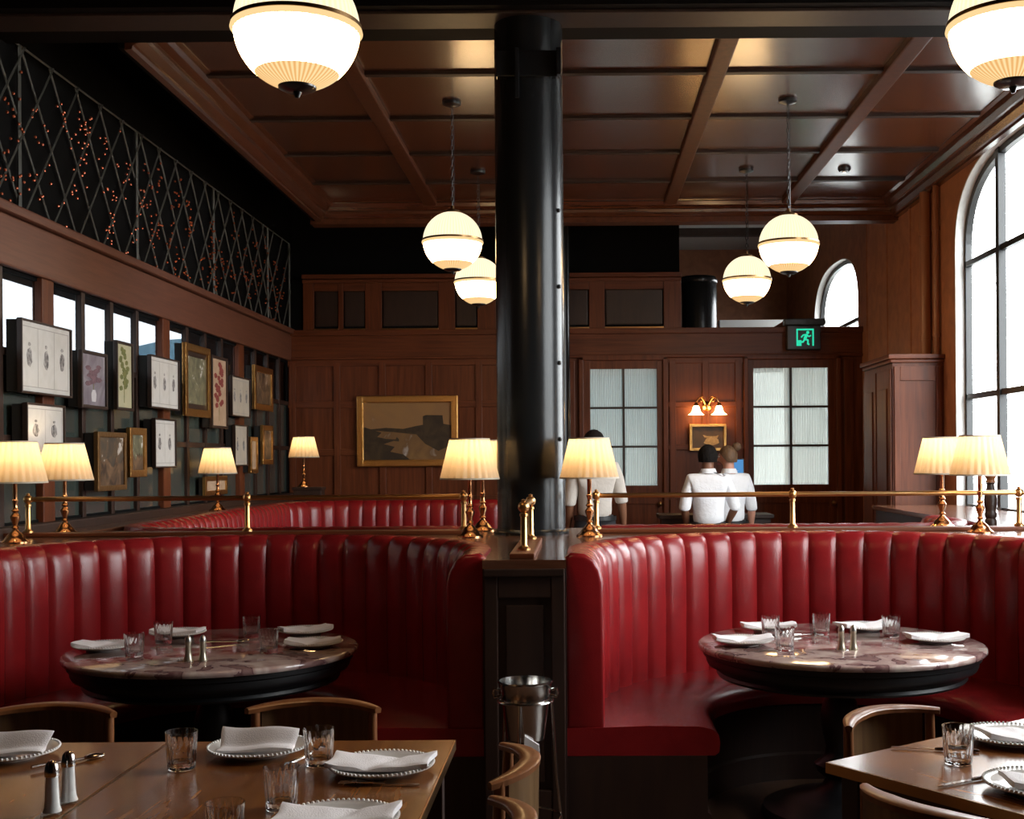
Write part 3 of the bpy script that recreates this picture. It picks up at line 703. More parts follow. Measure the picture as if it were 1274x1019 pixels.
wood_table(-1.583, 2.86, .808, 1.22, 'wooden table at the left picture edge with glass salt shakers')
ra = math.atan2(.587, .81); ax, bx = Vector((.81, .587)), Vector((.587, -.81)); c0 = Vector((.638, 3.188)); wc = c0 + ax * .5 + bx * .40
wood_table(wc.x, wc.y, 1.0, .80, 'wooden table turned cornerwise at the right picture edge', ra)

def chair(x, y_, face, label):
    """curved-back tub chair; local -y is the facing direction, back rail at +y"""
    t = thing('tub_chair', label, 'chair', (x, y_, 0), face, 'curved-back wooden chairs')
    Rr = .25; oy = -.025
    def ang(d): return math.radians(90 + d)
    # top rail: flat, broad in the middle, tapering to its tips
    vs = []; n = 32
    for i in range(n + 1):
        d = -54 + 108 * i / n; f = 1 - abs(d) / 54; wd = .010 + .032 * min(1, f * 1.6) ** .7; a = ang(d)
        z = .792 - .012 * (abs(d) / 54) ** 2
        for r_, zz in ((Rr + .012, z - .018), (Rr + .014, z - .004), (Rr + .008, z), (Rr + .008 - wd, z), (Rr + .002 - wd, z - .006), (Rr + .004 - wd, z - .018)):
            vs.append((r_ * math.cos(a), r_ * math.sin(a) + oy, zz))
    fs = [(i * 6 + k, i * 6 + (k + 1) % 6, (i + 1) * 6 + (k + 1) % 6, (i + 1) * 6 + k) for i in range(n) for k in range(6)] + [tuple(range(6)), tuple(n * 6 + k for k in range(6))]
    MB().add(vs, fs).build('top_rail', 'chair_wood', t, True, 50)
    pth = [(Rr * math.cos(ang(d)), Rr * math.sin(ang(d)) + oy, math.cos(ang(d)), math.sin(ang(d))) for d in range(-42, 43, 6)]
    MB().sweep(pth, [(-.004, .55), (.006, .55), (.010, .775), (.0, .775)]).build('back_panel', 'chair_veneer', t, True, 50)
    for d in (-47, 47):
        a = ang(d); p = (Rr * math.cos(a), Rr * math.sin(a) + oy)
        MB().tube([(p[0] * 1.06, p[1] * 1.0, 0), (p[0], p[1] * .95, .42), (p[0], p[1], .78)], [.013, .017, .014], 10).build('leg', 'chair_wood', t, True)
    for sx in (-1, 1): MB().tube([(sx * .19, -.20, 0), (sx * .18, -.175, .43)], [.012, .018], 10).build('leg', 'chair_wood', t, True)
    pts = [(.215 * math.cos(2 * PI * k / 40) * (1 + .06 * abs(math.sin(4 * PI * k / 40))), .215 * math.sin(2 * PI * k / 40)) for k in range(40)]
    MB().prism(pts, .43, .462).build('seat', 'chair_wood', t, True, 50)
    MB().lathe([(.17, .40), (.17, .43)], 32).build('seat_ring', 'chair_wood', t, True)
chair(-.345, 3.10, -PI / 2, 'curved-back wooden chair at the table end just below the ice bucket')
chair(-.335, 2.58, -PI / 2, 'curved-back wooden chair at the table end, cut by the bottom picture edge')
chair(-.838, 3.66, 0, 'curved-back wooden chair behind the napkin plate, backing onto the round table')
chair(-1.645, 3.62, 0, 'curved-back wooden chair at the left picture edge behind the table')
chair(1.0, 3.50, ra, 'veneer-backed chair tucked behind the cornerwise wooden table')
chair(.885, 2.775, ra + PI / 2, 'dark curved chair in front of the cornerwise wooden table')

# ------------------------------------------------------------------ tableware
TZ = .75
pl_prof = [(.075, .0), (.078, .004), (.085, .006), (.118, .014), (.134, .019), (.135, .022), (.131, .0235), (.114, .018), (.082, .010), (.05, .009), (0, .009)]
plate_me = MB().lathe(pl_prof, 64).mesh('dish', 'ceramic', True, 50)
mb = MB()
for k in range(72): a = 2 * PI * k / 72; mb.sphere((.133 * math.cos(a), .133 * math.sin(a), .0235), .0042, 6, 4)
bead_me = mb.mesh('beaded_rim', 'ceramic', True)
def plate(x, y_, label, g, s=1.0):
    t = thing('plate', label, 'plate', (x, y_, TZ), 0, g); inst('dish', plate_me, t, sc=(s, s, 1)); inst('beaded_rim', bead_me, t, sc=(s, s, 1))
def tumbler_mesh():
    n = 96; h = .098
    def orad(f): return .0345 + .0065 * f
    def fl(a, z):
        f = z / h
        return 1 + (.055 * abs(math.cos(a * 8)) - .036) * (1 if .08 < f < .70 else 0)
    outer = [(orad(f) , f * h) for f in (0, .03, .07, .12, .2, .3, .4, .5, .6, .67, .72, .8, .9, .98, 1)]
    inner = [(orad(1) - .0022, h), (orad(.9) - .0024, .9 * h), (orad(.6) - .0035, .6 * h), (orad(.3) - .004, .3 * h), (orad(.2) - .006, .19 * h), (.012, .165 * h), (.0005, .16 * h)]
    prof = [(.0325, .0)] + outer[1:] + inner
    m = MB(); m.lathe(prof, n, mod=lambda a, z: fl(a, z)); return m.mesh('body', 'tumbler_glass', True, 55)
tum = tumbler_mesh()
def tumbler(x, y_, label, g):
    o = inst('tumbler', tum, None, (x, y_, TZ + .0005), (0, 0, random.random())); tag(o, label, 'glass', g)
def napkin_mesh(seed, L_=.215, W_=.11, style=0):
    """folded cloth: a soft stack with a crease and lifted ends (0), or with a raised flap (1)"""
    r = random.Random(seed); nx, ny = 26, 12; vs = []; fs = []; ph = r.random() * 6
    def top(u, v_):
        h = .016 + .013 * (abs(u - .5) * 2) ** 2
        h += -.006 * math.exp(-((u - .52 - .25 * (v_ - .5)) / .07) ** 2)
        h += .003 * math.sin(7 * u + ph) * math.sin(3 * v_ + ph) + .0008 * math.sin(19 * u + 5 * v_ + ph)
        if style == 1: h = .014 + .004 * math.sin(6 * u + ph) + (.045 * max(0, (v_ - .45) / .55) ** .8) * (1 - .25 * u)
        return h
    for lay in (0, 1):
        for i in range(nx + 1):
            for j in range(ny + 1):
                u, v_ = i / nx, j / ny
                x = (u - .5) * L_ * (1 + .03 * math.sin(5 * v_ + ph)); y_ = (v_ - .5) * W_ * (1 + .06 * math.sin(4 * u + ph))
                if style == 1 and v_ > .55: y_ = (.55 - .5) * W_ + (v_ - .55) * W_ * .75
                t_ = top(u, v_)
                z = t_ if lay == 0 else max(.0, t_ - (.016 if style == 0 else .007 + .006 * (v_ < .45)))
                if lay == 1 and style == 0: z = max(.001, .012 * (abs(u - .5) * 2) ** 2)
                if (i in (0, nx) or j in (0, ny)): z = z - .003 if lay == 0 else z + .002
                vs.append((x, y_, z))
    q = (nx + 1) * (ny + 1); I = lambda i, j, l: l * q + i * (ny + 1) + j
    for i in range(nx):
        for j in range(ny):
            fs.append((I(i, j, 0), I(i + 1, j, 0), I(i + 1, j + 1, 0), I(i, j + 1, 0))); fs.append((I(i, j, 1), I(i, j + 1, 1), I(i + 1, j + 1, 1), I(i + 1, j, 1)))
    for i in range(nx):
        for j in (0, ny): fs.append((I(i, j, 0), I(i + 1, j, 0), I(i + 1, j, 1), I(i, j, 1)))
    for j in range(ny):
        for i in (0, nx): fs.append((I(i, j, 0), I(i, j + 1, 0), I(i, j + 1, 1), I(i, j, 1)))
    return MB().add(vs, fs).mesh('cloth', 'napkin', True, 60)
NAPS = {}
def napkin(x, y_, rz, label, g, style=0, seed=1, s=1.0):
    k = (style, seed)
    if k not in NAPS: NAPS[k] = napkin_mesh(seed, style=style)
    o = inst('napkin', NAPS[k], None, (x, y_, TZ + .0125), (0, 0, rz), (s, s, 1)); tag(o, label, 'napkin', g)
def fork_mesh():
    m = MB(); w_ = [(-.10, .004), (-.095, .007), (-.06, .0055), (-.02, .003), (.02, .003), (.03, .006), (.045, .0115), (.055, .012)]
    vs = []
    for x, h in w_:
        z = .003 + .010 * max(0, (x + .02) / .08) * (1 if x < .03 else .8)
        vs += [(x, -h, z), (x, h, z), (x, h, z + .0022), (x, -h, z + .0022)]
    n = len(w_); fs = [(i * 4 + k, i * 4 + (k + 1) % 4, (i + 1) * 4 + (k + 1) % 4, (i + 1) * 4 + k) for i in range(n - 1) for k in range(4)] + [(0, 1, 2, 3), tuple((n - 1) * 4 + k for k in range(4))]
    m.add(vs, fs)
    for k in range(4): yy = -.0105 + k * .007; m.tube([(.053, yy, .0125), (.075, yy, .009), (.098, yy, .008)], [.0018, .0016, .0010], 5)
    return m
def knife_mesh():
    m = MB(); m.tube([(-.115, 0, .005), (-.10, 0, .006), (-.02, 0, .006), (0, 0, .005)], [.004, .006, .0055, .004], 8)
    m.prism([(0, -.005), (.09, -.008), (.112, -.004), (.115, .003), (.10, .008), (0, .006)], .004, .006); return m
def spoon_mesh():
    m = MB(); m.tube([(-.10, 0, .012), (-.05, 0, .012), (.02, 0, .007), (.05, 0, .006)], [.005, .004, .003, .004], 8)
    m.sphere((.075, 0, .008), .03, 16, 8, (1, .66, .25)); return m
CUT = dict(fork=fork_mesh().mesh('fork', 'steel', True), knife=knife_mesh().mesh('knife', 'steel', True), spoon=spoon_mesh().mesh('spoon', 'steel', True))
def cutlery(kind, x, y_, rz, label, z=TZ): tag(inst(kind, CUT[kind], None, (x, y_, z), (0, 0, rz)), label, kind, 'cutlery on the tables')
SH = dict(body=MB().lathe([(.0195, 0), (.020, .004), (.0155, .016), (.0125, .035), (.0115, .07), (.0135, .078)], 20).mesh('body', 'shaker_metal', True),
          cap=MB().lathe([(.0135, .078), (.0135, .084), (.011, .094), (.005, .102), (0, .104)], 20).mesh('cap', 'dull_steel', True))
SG = dict(body=MB().lathe([(.025, 0), (.026, .005), (.0205, .016), (.0185, .03), (.0145, .085), (.0135, .088), (.0, .088)], 12).mesh('body', 'shaker_glass', False),
          salt=MB().lathe([(.021, .006), (.017, .016), (.0155, .03), (.0130, .0845), (0, .085)], 12).mesh('salt', 'salt', True),
          cap=MB().lathe([(.0155, .086), (.0165, .092), (.016, .100), (.013, .114), (.006, .121), (0, .122)], 24).mesh('cap', 'steel', True))
def shaker(x, y_, label, kit, g):
    t = thing('salt_shaker', label, 'shaker', (x, y_, TZ), 0, g)
    for k, me in kit.items(): inst(k, me, t, (0, 0, .0005))
GL, GR, GF, GS = 'settings on the round table left of the column', 'settings on the round table right of the column', 'settings on the wooden tables at left', 'settings on the cornerwise table'
# round table, left booth
for i, (x, y_, rz, sd, w_) in enumerate([(-2.03, 5.17, .05, 1, 'at the left edge of the left round table'), (-1.84, 5.55, -.1, 2, 'behind the second tumbler on the left round table'), (-1.27, 5.60, .5, 3, 'farther one at the right of the left round table'), (-1.15, 5.22, .15, 4, 'nearer one at the right of the left round table')]):
    plate(x, y_, 'white beaded plate ' + w_, GL, .92); napkin(x, y_, rz, 'folded white napkin on the plate ' + w_, GL, 0, sd, 1.05)
for x, y_, w_ in [(-1.83, 4.98, 'beside the leftmost napkin on the left round table'), (-1.83, 5.33, 'second from left on the left round table'), (-1.49, 5.50, 'standing alone at the back of the left round table'), (-1.30, 5.06, 'in front of the right-hand napkins on the left round table')]: tumbler(x, y_, 'cut glass tumbler ' + w_, GL)
shaker(-1.57, 4.86, 'slim metal shaker, left of the pair on the left round table', SH, GL); shaker(-1.515, 4.87, 'slim metal shaker, right of the pair on the left round table', SH, GL)
cutlery('spoon', -1.56, 5.33, .35, 'spoon behind the shakers on the left round table'); cutlery('fork', -1.20, 5.02, .2, 'fork in front of the napkin on the left round table')
# round table, right booth
for i, (x, y_, rz, sd, w_) in enumerate([(.69, 5.20, .02, 5, 'at the left edge of the right round table'), (.86, 5.60, .0, 6, 'behind the paired tumblers on the right round table'), (1.30, 5.60, .3, 7, 'behind the shakers of the right round table'), (1.52, 5.23, .06, 8, 'at the right edge of the right round table')]):
    plate(x, y_, 'white beaded plate ' + w_, GR, .92); napkin(x, y_, rz, 'folded white napkin on the plate ' + w_, GR, 0, sd, 1.15)
for x, y_, w_ in [(.835, 5.385, 'rear one of the touching pair on the right round table'), (.838, 5.02, 'front one of the touching pair on the right round table'), (1.075, 5.46, 'between the two far napkins on the right round table'), (1.365, 5.37, 'beside the rightmost napkin on the right round table')]: tumbler(x, y_, 'cut glass tumbler ' + w_, GR)
shaker(1.073, 5.03, 'slim metal shaker, left of the pair on the right round table', SH, GR); shaker(1.123, 5.03, 'slim metal shaker, right of the pair on the right round table', SH, GR)
cutlery('fork', 1.49, 5.06, .1, 'fork in front of the rightmost napkin on the right round table'); cutlery('knife', .98, 5.44, .4, 'knife at the back of the right round table')
# wooden tables at left
for x, y_, rz, st, sd, s, w_ in [(-1.56, 3.30, .1, 1, 9, 1.0, 'at the left picture edge'), (-.885, 3.325, .05, 1, 10, .95, 'at the middle of the wooden table'), (-.515, 3.12, -.05, 0, 11, 1.2, 'near the bare table corner'), (-.535, 2.65, .02, 0, 12, 1.2, 'cut by the bottom picture edge')]:
    plate(x, y_, 'white beaded plate ' + w_, GF); napkin(x, y_, rz, 'white linen napkin on the plate ' + w_, GF, st, sd, s)
for x, y_, w_ in [(-1.04, 3.16, 'alone on the seam between the wooden tables'), (-.69, 3.19, 'behind the napkin near the bare table corner'), (-.69, 2.79, 'nearest fully seen one on the wooden table'), (-.735, 2.50, 'with only its rim above the bottom picture edge')]: tumbler(x, y_, 'cut glass tumbler ' + w_, GF)
shaker(-1.205, 2.765, 'steel-capped glass salt shaker, nearer of two on the wooden table', SG, GF); shaker(-1.205, 2.855, 'steel-capped glass salt shaker, farther of two on the wooden table', SG, GF)
cutlery('spoon', -1.36, 3.22, .9, 'spoon lying behind the glass salt shakers'); cutlery('fork', -.50, 2.985, PI - .05, 'fork in front of the napkin near the bare table corner'); cutlery('knife', -.74, 3.27, PI / 2 - .3, 'knife beside the plate in the middle of the wooden table')
# cornerwise table
for da, db, rz, sd, w_ in [(.58, .155, .1, 13, 'behind the tumbler on the cornerwise table'), (.20, .50, .0, 14, 'on the near side of the cornerwise table')]:
    p = c0 + ax * da + bx * db; plate(p.x, p.y, 'white beaded plate ' + w_, GS); napkin(p.x + .03, p.y - .01, rz, 'white linen napkin on the plate ' + w_, GS, 0, sd, 1.1)
tumbler(.975, 3.16, 'cut glass tumbler standing on the cornerwise table', GS)
cutlery('knife', .955, 3.30, PI - .25, 'knife left of the far plate on the cornerwise table'); cutlery('knife', .955, 2.985, PI + .5, 'knife left of the near plate on the cornerwise table')

# ------------------------------------------------------------------ ice bucket on stand
t = thing('ice_bucket', 'shiny steel ice bucket hanging in its stand before the partition', 'bucket', (-.205, 4.42, 0))
MB().lathe([(.062, .53), (.068, .535), (.085, .66), (.088, .665), (.088, .672), (.086, .677), (.096, .735), (.101, .74), (.101, .747), (.094, .746), (.083, .66), (.064, .545), (0, .545)], 48).build('body', 'steel', t, True)
for sx in (-1, 1): MB().tube([(sx * .094, 0, .71), (sx * .113, 0, .716), (sx * .116, 0, .70), (sx * .112, 0, .685), (sx * .09, 0, .69)], .006, 8).build('handle', 'steel', t, True)
t = thing('bucket_stand', 'thin-legged steel floor stand carrying the ice bucket', 'stand', (-.205, 4.42, 0))
MB().tube([(.098 * math.cos(2 * PI * k / 40), .098 * math.sin(2 * PI * k / 40), .672) for k in range(40)], .005, 8, closed=True).build('ring', 'steel', t, True)
for a in (20, 140, 260):
    ca, sa = math.cos(math.radians(a)), math.sin(math.radians(a)); MB().tube([(.1 * ca, .1 * sa, .672), (.115 * ca, .115 * sa, .4), (.16 * ca, .16 * sa, .0)], .006, 8).build('leg', 'steel', t, True)
MB().tube([(.125 * math.cos(2 * PI * k / 40), .125 * math.sin(2 * PI * k / 40), .25) for k in range(40)], .004, 8, closed=True).build('lower_ring', 'steel', t, True)
MB().add([(-.0, -.08, .56), (.05, -.085, .53), (.055, -.09, .49), (.02, -.10, .47), (-.005, -.09, .50), (0, -.07, .56), (.05, -.075, .53), (.055, -.08, .49), (.02, -.09, .47), (-.005, -.08, .50)], [(0, 1, 2, 3, 4), (9, 8, 7, 6, 5), (0, 5, 6, 1), (1, 6, 7, 2), (2, 7, 8, 3), (3, 8, 9, 4), (4, 9, 5, 0)]).build('drip_cloth', 'napkin', t)

# ------------------------------------------------------------------ pictures on the left wall
def blob(cx, cy, w_, h_, seed, n=14, jag=.35):
    r = random.Random(seed); return [(cx + w_ / 2 * math.cos(2 * PI * k / n) * (1 + r.uniform(-jag, jag) * .6), cy + h_ / 2 * math.sin(2 * PI * k / n) * (1 + r.uniform(-jag, jag) * .3)) for k in range(n)]
def picture(Y0, Y1, z0, z1, label, fm, artm, fw=.02, matw=0, matm=None, deco=None, depth=.09, inner=None, name='framed_picture', cat='picture'):
    """faces +x on the left wall; local y runs along the wall"""
    yc, zc = (Y0 + Y1) / 2, (z0 + z1) / 2; a, b = (Y1 - Y0) / 2, (z1 - z0) / 2
    t = thing(name, label, cat, (XL + .02, yc, zc), 0, 'pictures on the window wall'); X = depth
    m = MB()
    m.box(X - .03, X, -a, -a + fw, -b, b, min(.006, fw * .3)).box(X - .03, X, a - fw, a, -b, b, min(.006, fw * .3)).box(X - .03, X - .0005, -a + fw * .5, a - fw * .5, b - fw, b, min(.006, fw * .3)).box(X - .03, X - .0005, -a + fw * .5, a - fw * .5, -b, -b + fw, min(.006, fw * .3))
    m.build('frame', fm, t)
    MB().box(0, X - .022, -a + .008, a - .008, -b + .008, b - .008).build('backing', 'back_board', t)  # deep dark box stands in for the picture's reflection in the glass
    e, f = a - fw, b - fw
    if matm:
        MB().box(X - .022, X - .016, -e, e, -f, f).build('mount', matm, t); e -= matw; f -= matw
    MB().box(X - .022, X - .013, -e, e, -f, f).build('canvas' if not artm.startswith('print') else 'sheet', artm, t)
    if deco: deco(t, X - .013, e, f)
    return t
def figures(n, ink='ink'):
    def d(t, X, e, f):
        m = MB()
        for k in range(n): 
            y_ = -e + (k + .5) * 2 * e / n
            p = MB().prism(blob(y_, -f * .02, e * .20 / (n / 3), f * .56, k + n), X, X + .001, 'x').prism(blob(y_, f * .36, e * .09 / (n / 3), f * .11, k), X, X + .0012, 'x'); p.build('print_figure', ink, t)
        fr = MB()
        for q in (-.86, .86): fr.box(X, X + .0006, -e * .94, e * .94, q * f - .002, q * f + .002); fr.box(X, X + .0006, q * 1.08 * e - .002, q * 1.08 * e + .002, -f * .86, f * .86)
        for k in range(1, n): y_ = -e + k * 2 * e / n; fr.box(X, X + .0006, y_ - .0015, y_ + .0015, -f * .86, f * .86)
        fr.build('print_border', 'ink_line', t)
    return d
def botanical(m, vase=False, seed=1):
    def d(t, X, e, f):
        r = random.Random(seed); b = MB()
        for k in range(22):
            zz = f * (.85 - 1.3 * k / 22) if not vase else f * (.55 - .75 * k / 22); b.prism(blob(r.uniform(-.5, .5) * e, zz, e * .42, f * .16, k), X, X + .001 + k * .00005, 'x')
        b.build('painted_flowers', m, t); MB().box(X, X + .0008, -.004, .004, -f * .85, 0).build('painted_stem', 'leaf_paint', t)
        if vase: MB().prism([(-e * .16, -f * .85), (e * .16, -f * .85), (e * .22, -f * .55), (e * .12, -f * .38), (-e * .12, -f * .38), (-e * .22, -f * .55)], X, X + .0025, 'x').build('painted_vase', 'vase_white', t)
    return d
def hills(m, seed=1, top=.1):
    def d(t, X, e, f):
        r = random.Random(seed); p = [(-e, -f)] + [(-e + 2 * e * k / 10, f * (top + r.uniform(-.35, .45) * (1 - k / 20))) for k in range(11)] + [(e, -f)]
        MB().prism(p, X, X + .001, 'x').build('painted_hills', m, t)
    return d
PI_ = picture
PI_(6.64, 7.30, 1.93, 2.34, 'large white print of three pale figures, nearest in the upper picture row', 'frame_dark', 'print_paper', .012, deco=figures(3))
PI_(7.44, 7.85, 1.88, 2.24, 'dark flower still life with a white vase', 'frame_dark', 'art_purple', .022, deco=botanical('flower_plum', True, 2))
PI_(8.01, 8.31, 1.89, 2.35, 'tall narrow green botanical picture on cream ground', 'frame_dark', 'art_cream', .02, deco=botanical('leaf_paint', False, 3))
PI_(8.64, 9.26, 1.93, 2.31, 'white print of three figures between the green botanical and the wide gilt frame', 'frame_dark', 'print_paper', .012, deco=figures(3))
PI_(9.40, 10.04, 1.90, 2.47, 'meadow painting in a wide gilt frame with dark inner edge', 'gilt', 'art_meadow', .06, .04, 'frame_dark')
PI_(10.08, 10.53, 1.82, 2.43, 'tall narrow red flower picture beside the wide gilt frame', 'frame_dark', 'art_rust', .025, deco=botanical('flower_red', False, 5))
PI_(10.66, 11.25, 1.94, 2.30, 'small cream print of three figures right of the red flower picture', 'frame_dark', 'print_paper_warm', .012, deco=figures(3))
PI_(11.40, 12.08, 2.03, 2.45, 'dark painting in a gilt frame nearest the room corner, upper row', 'gilt', 'art_dark', .06)
PI_(6.70, 7.20, 1.58, 1.88, 'white print of two figures directly above the second lamp', 'frame_dark', 'print_paper', .012, deco=figures(2))
PI_(7.68, 8.17, 1.36, 1.74, 'brown rocky landscape painting in a worn frame, lower row', 'gilt_dark', 'art_rock', .035, deco=hills('art_dark', 3, .0))
PI_(8.23, 8.55, 1.44, 1.78, 'narrow gilt-framed landscape right of the rocky painting', 'gilt', 'art_meadow', .05, deco=hills('art_dark', 6, -.2))
PI_(8.72, 9.18, 1.50, 1.86, 'white print of two figures in the lower row, below the three-figure print', 'frame_dark', 'print_paper', .012, deco=figures(2))
PI_(10.74, 11.16, 1.50, 1.87, 'small print of two figures right of the shelf lamp', 'frame_dark', 'print_paper_warm', .012, deco=figures(2))
PI_(11.25, 11.50, 1.43, 1.77, 'very narrow gilt picture right of the small two-figure print', 'gilt', 'art_rust', .04)
PI_(11.68, 12.07, 1.51, 1.89, 'dark gilt picture nearest the room corner, lower row', 'gilt', 'art_dark', .05)
PI_(9.98, 10.60, 1.26, 1.42, 'small low gilt picture behind the shelf lamp', 'gilt', 'art_rust', .04, depth=.06)
PI_(5.80, 6.38, 2.05, 2.47, 'dark-framed picture cut by the left picture edge', 'frame_dark', 'print_paper', .035, deco=figures(2))

# back wall pictures (face -y)
def flat_picture(x0, x1, z0, z1, label, fm, fw, deco, artm):
    xc, zc = (x0 + x1) / 2, (z0 + z1) / 2; a, b = (x1 - x0) / 2, (z1 - z0) / 2
    t = thing('framed_painting', label, 'painting', (xc, YB - .025, zc))
    for nm, q in (('side', (-a, -a + fw, -b, b)), ('side', (a - fw, a, -b, b)), ('rail', (-a + fw * .4, a - fw * .4, b - fw, b)), ('rail', (-a + fw * .4, a - fw * .4, -b, -b + fw))):
        c1 = MB().box(q[0], q[1], -.05 if nm == 'side' else -.049, 0, q[2], q[3], .012 if fw > .04 else .004); c1.build('frame_' + nm, fm, t)
    MB().box(-a + fw * .8, a - fw * .8, -.02, 0, -b + fw * .8, b - fw * .8).build('canvas', artm, t); deco(t, -.02, a - fw, b - fw)
def landscape(t, Y, e, f):
    def pr(nm, p, m, d): MB().prism([(x * e, z * f) for x, z in p], Y - d, Y, 'y').build(nm, m, t)
    pr('painted_water', [(-1, -1), (1, -1), (1, -.05), (.3, .0), (-.2, .08), (-1, .02)], 'art_water', .001)
    pr('painted_bank', [(-1, -1), (.05, -1), (-.1, -.82), (-.4, -.72), (-.3, -.55), (-.55, -.45), (-.3, -.33), (-.7, -.2), (-.6, -.05), (-1, .15)], 'art_bank', .002)
    pr('painted_far_shore', [(-1, .05), (-.5, .12), (-.1, .08), (.2, .18), (.35, .22), (.35, .52), (.42, .56), (.8, .55), (.82, .25), (1, .2), (1, -.5), (.7, -.7), (.4, -.45), (.2, -.12), (-.4, -.02)], 'art_bank', .0025)
    pr('painted_boat', [(-.55, -.30), (-.2, -.36), (-.2, -.28), (-.25, -.2), (-.28, -.29), (-.55, -.26)], 'art_bank', .003)
flat_picture(-2.40, -1.311, 1.472, 2.235, 'wide river landscape at dusk in a gilt frame on the panelled wall', 'gilt', .075, landscape, 'art_sky')
def hound(t, Y, e, f):
    m = MB().prism(blob(.25 * e, -.35 * f, 1.0 * e, .75 * f, 4), Y - .002, Y, 'y'); m.build('painted_animal', 'hound_cream', t)
    MB().prism([(-.2 * e, 0), (-.32 * e, .25 * f), (-.02 * e, .12 * f), (.5 * e, .12 * f), (.7 * e, .22 * f), (.6 * e, -.1 * f)], Y - .0025, Y, 'y').build('painted_ears', 'hound_cream', t)
flat_picture(1.174, 1.572, 1.62, 1.906, 'small pale-framed animal painting under the double wall light', 'gilt', .03, hound, 'art_hound')

# ------------------------------------------------------------------ double sconce
t = thing('wall_sconce', 'brass double wall light with two glowing glass bell shades', 'wall lamp', (1.366, YB - .03, 2.10))
MB().lathe([(.05, 0), (.05, .012), (.035, .025), (.02, .035), (0, .037)], 20).build('back_plate', 'brass', t, True).rotation_euler = (PI / 2, 0, 0)
t.children[-1].location = (0, .005, .0)
for sx in (-1, 1):
    pts = [(sx * (.02 + .1 * k / 10), -.03 - .06 * math.sin(PI * k / 20), .02 + .075 * math.sin(PI * k / 10 * .93)) for k in range(11)]
    arm = MB().tube(pts, .007, 8).build('arm', 'brass', t, True)
    sp = [(sx * (.055 + .028 * math.cos(a)), -.07, .075 + .028 * math.sin(a)) for a in [k * .5 for k in range(13)]]
    MB().tube(sp, .005, 6).build('scroll', 'brass', arm, True)
    c = (sx * .122, -.09, 0)
    MB().lathe([(.014, .035), (.02, .03), (.026, .01), (.028, .0)], 16, c).build('shade_holder', 'brass', t, True)
    g = MB().lathe([(.026, .002), (.036, -.02), (.044, -.05), (.054, -.072), (.074, -.088), (.085, -.094)], 28, c, capb=False, capt=False).build('bell_shade', 'sconce_glass', t, True)

# ------------------------------------------------------------------ exit sign, screen, cabinet, pipes, drum, mill
t = thing('exit_sign', 'glowing green running-man exit sign above the door near the windows', 'exit sign', (2.404, YB - .07, 2.82))
MB().box(-.19, .17, -.10, 0, -.13, .13, .01).build('housing', 'frame_black', t); MB().box(-.22, .22, -.12, 0, .13, .20, .01).build('hood', 'frame_black', t)
g = MB().box(-.092, -.078, -.112, -.10, -.09, .092).box(.078, .092, -.112, -.10, -.09, .092).box(-.078, .078, -.112, -.10, .076, .092).box(-.092, -.04, -.112, -.10, -.09, -.03).build('lit_doorway', 'exit_green', t)
fig = MB(); fig.sphere((.028, -.108, .052), .017, 12, 8, (1, .3, 1))
def limb(pts, r_): fig.tube([(x, -.108, z) for x, z in pts], r_, 8)
limb([(.018, .032), (.006, .005), (-.004, -.02)], .016); limb([(.018, .03), (-.02, .025), (-.042, .0)], .008); limb([(.018, .03), (.040, .008), (.062, .02)], .008)
limb([(-.004, -.02), (.03, -.03), (.028, -.07), (.044, -.076)], .010); limb([(-.004, -.02), (-.022, -.048), (-.06, -.05)], .010)
fig.build('running_figure', 'exit_green', t, True)
t = thing('order_screen', 'small blue order screen in front of the woman with a bun', 'screen', (1.49, 11.65, 0))
MB().box(-.075, .075, -.015, .015, 1.385, 1.535, .006).build('casing', 'frame_black', t); MB().box(-.066, .066, -.0175, -.014, 1.395, 1.525).build('screen', 'screen_blue', t)
MB().tube([(0, .01, 1.02), (0, .012, 1.40)], .015, 10).lathe([(.09, 1.0), (.09, 1.012), (.02, 1.03)], 20).build('stand', 'frame_black', t, True)
t = thing('service_counter', 'dark timber service counter behind the two staff', 'counter', (1.3, 11.82, 0))
MB().box(-.55, .55, -.18, .25, .96, 1.0, .006).build('counter_top', 'dark_wood', t); MB().box(-.52, .52, -.15, .22, 0, .96).build('body', 'dark_wood', t)
t = thing('tall_cabinet', 'tall dark panelled cabinet standing between the exit door and the window', 'cabinet', (2.83, 10.7, 0))
MB().box(-.21, .22, -.5, .5, 0, 2.33).build('body', 'wood_v', t); MB().box(-.235, .22, -.525, .5, 2.33, 2.36, .008).box(-.255, .22, -.55, .5, 2.36, 2.40, .008).build('cornice', 'wood_h', t)
for x0, x1, z0, z1 in ((-.20, -.15, .05, 2.3), (.15, .20, .05, 2.3), (-.15, .15, 2.18, 2.3), (-.15, .15, .05, .2)): MB().box(x0, x1, -.515, -.5, z0, z1, .004).build('panel_frame', 'wood_v', t)
for y0, y1 in ((-.48, -.02), (.02, .48)):
    d = MB().box(-.228, -.21, y0, y1, .1, 2.28, .005).build('cabinet_door', 'wood_v', t); MB().box(-.238, -.226, y0 + .09, y1 - .09, .25, 2.12, .008).build('door_panel', 'wood_v', d); MB().sphere((-.245, y1 - .05 if y0 < 0 else y0 + .05, 1.1), .015).build('knob', 'old_brass', d, True)
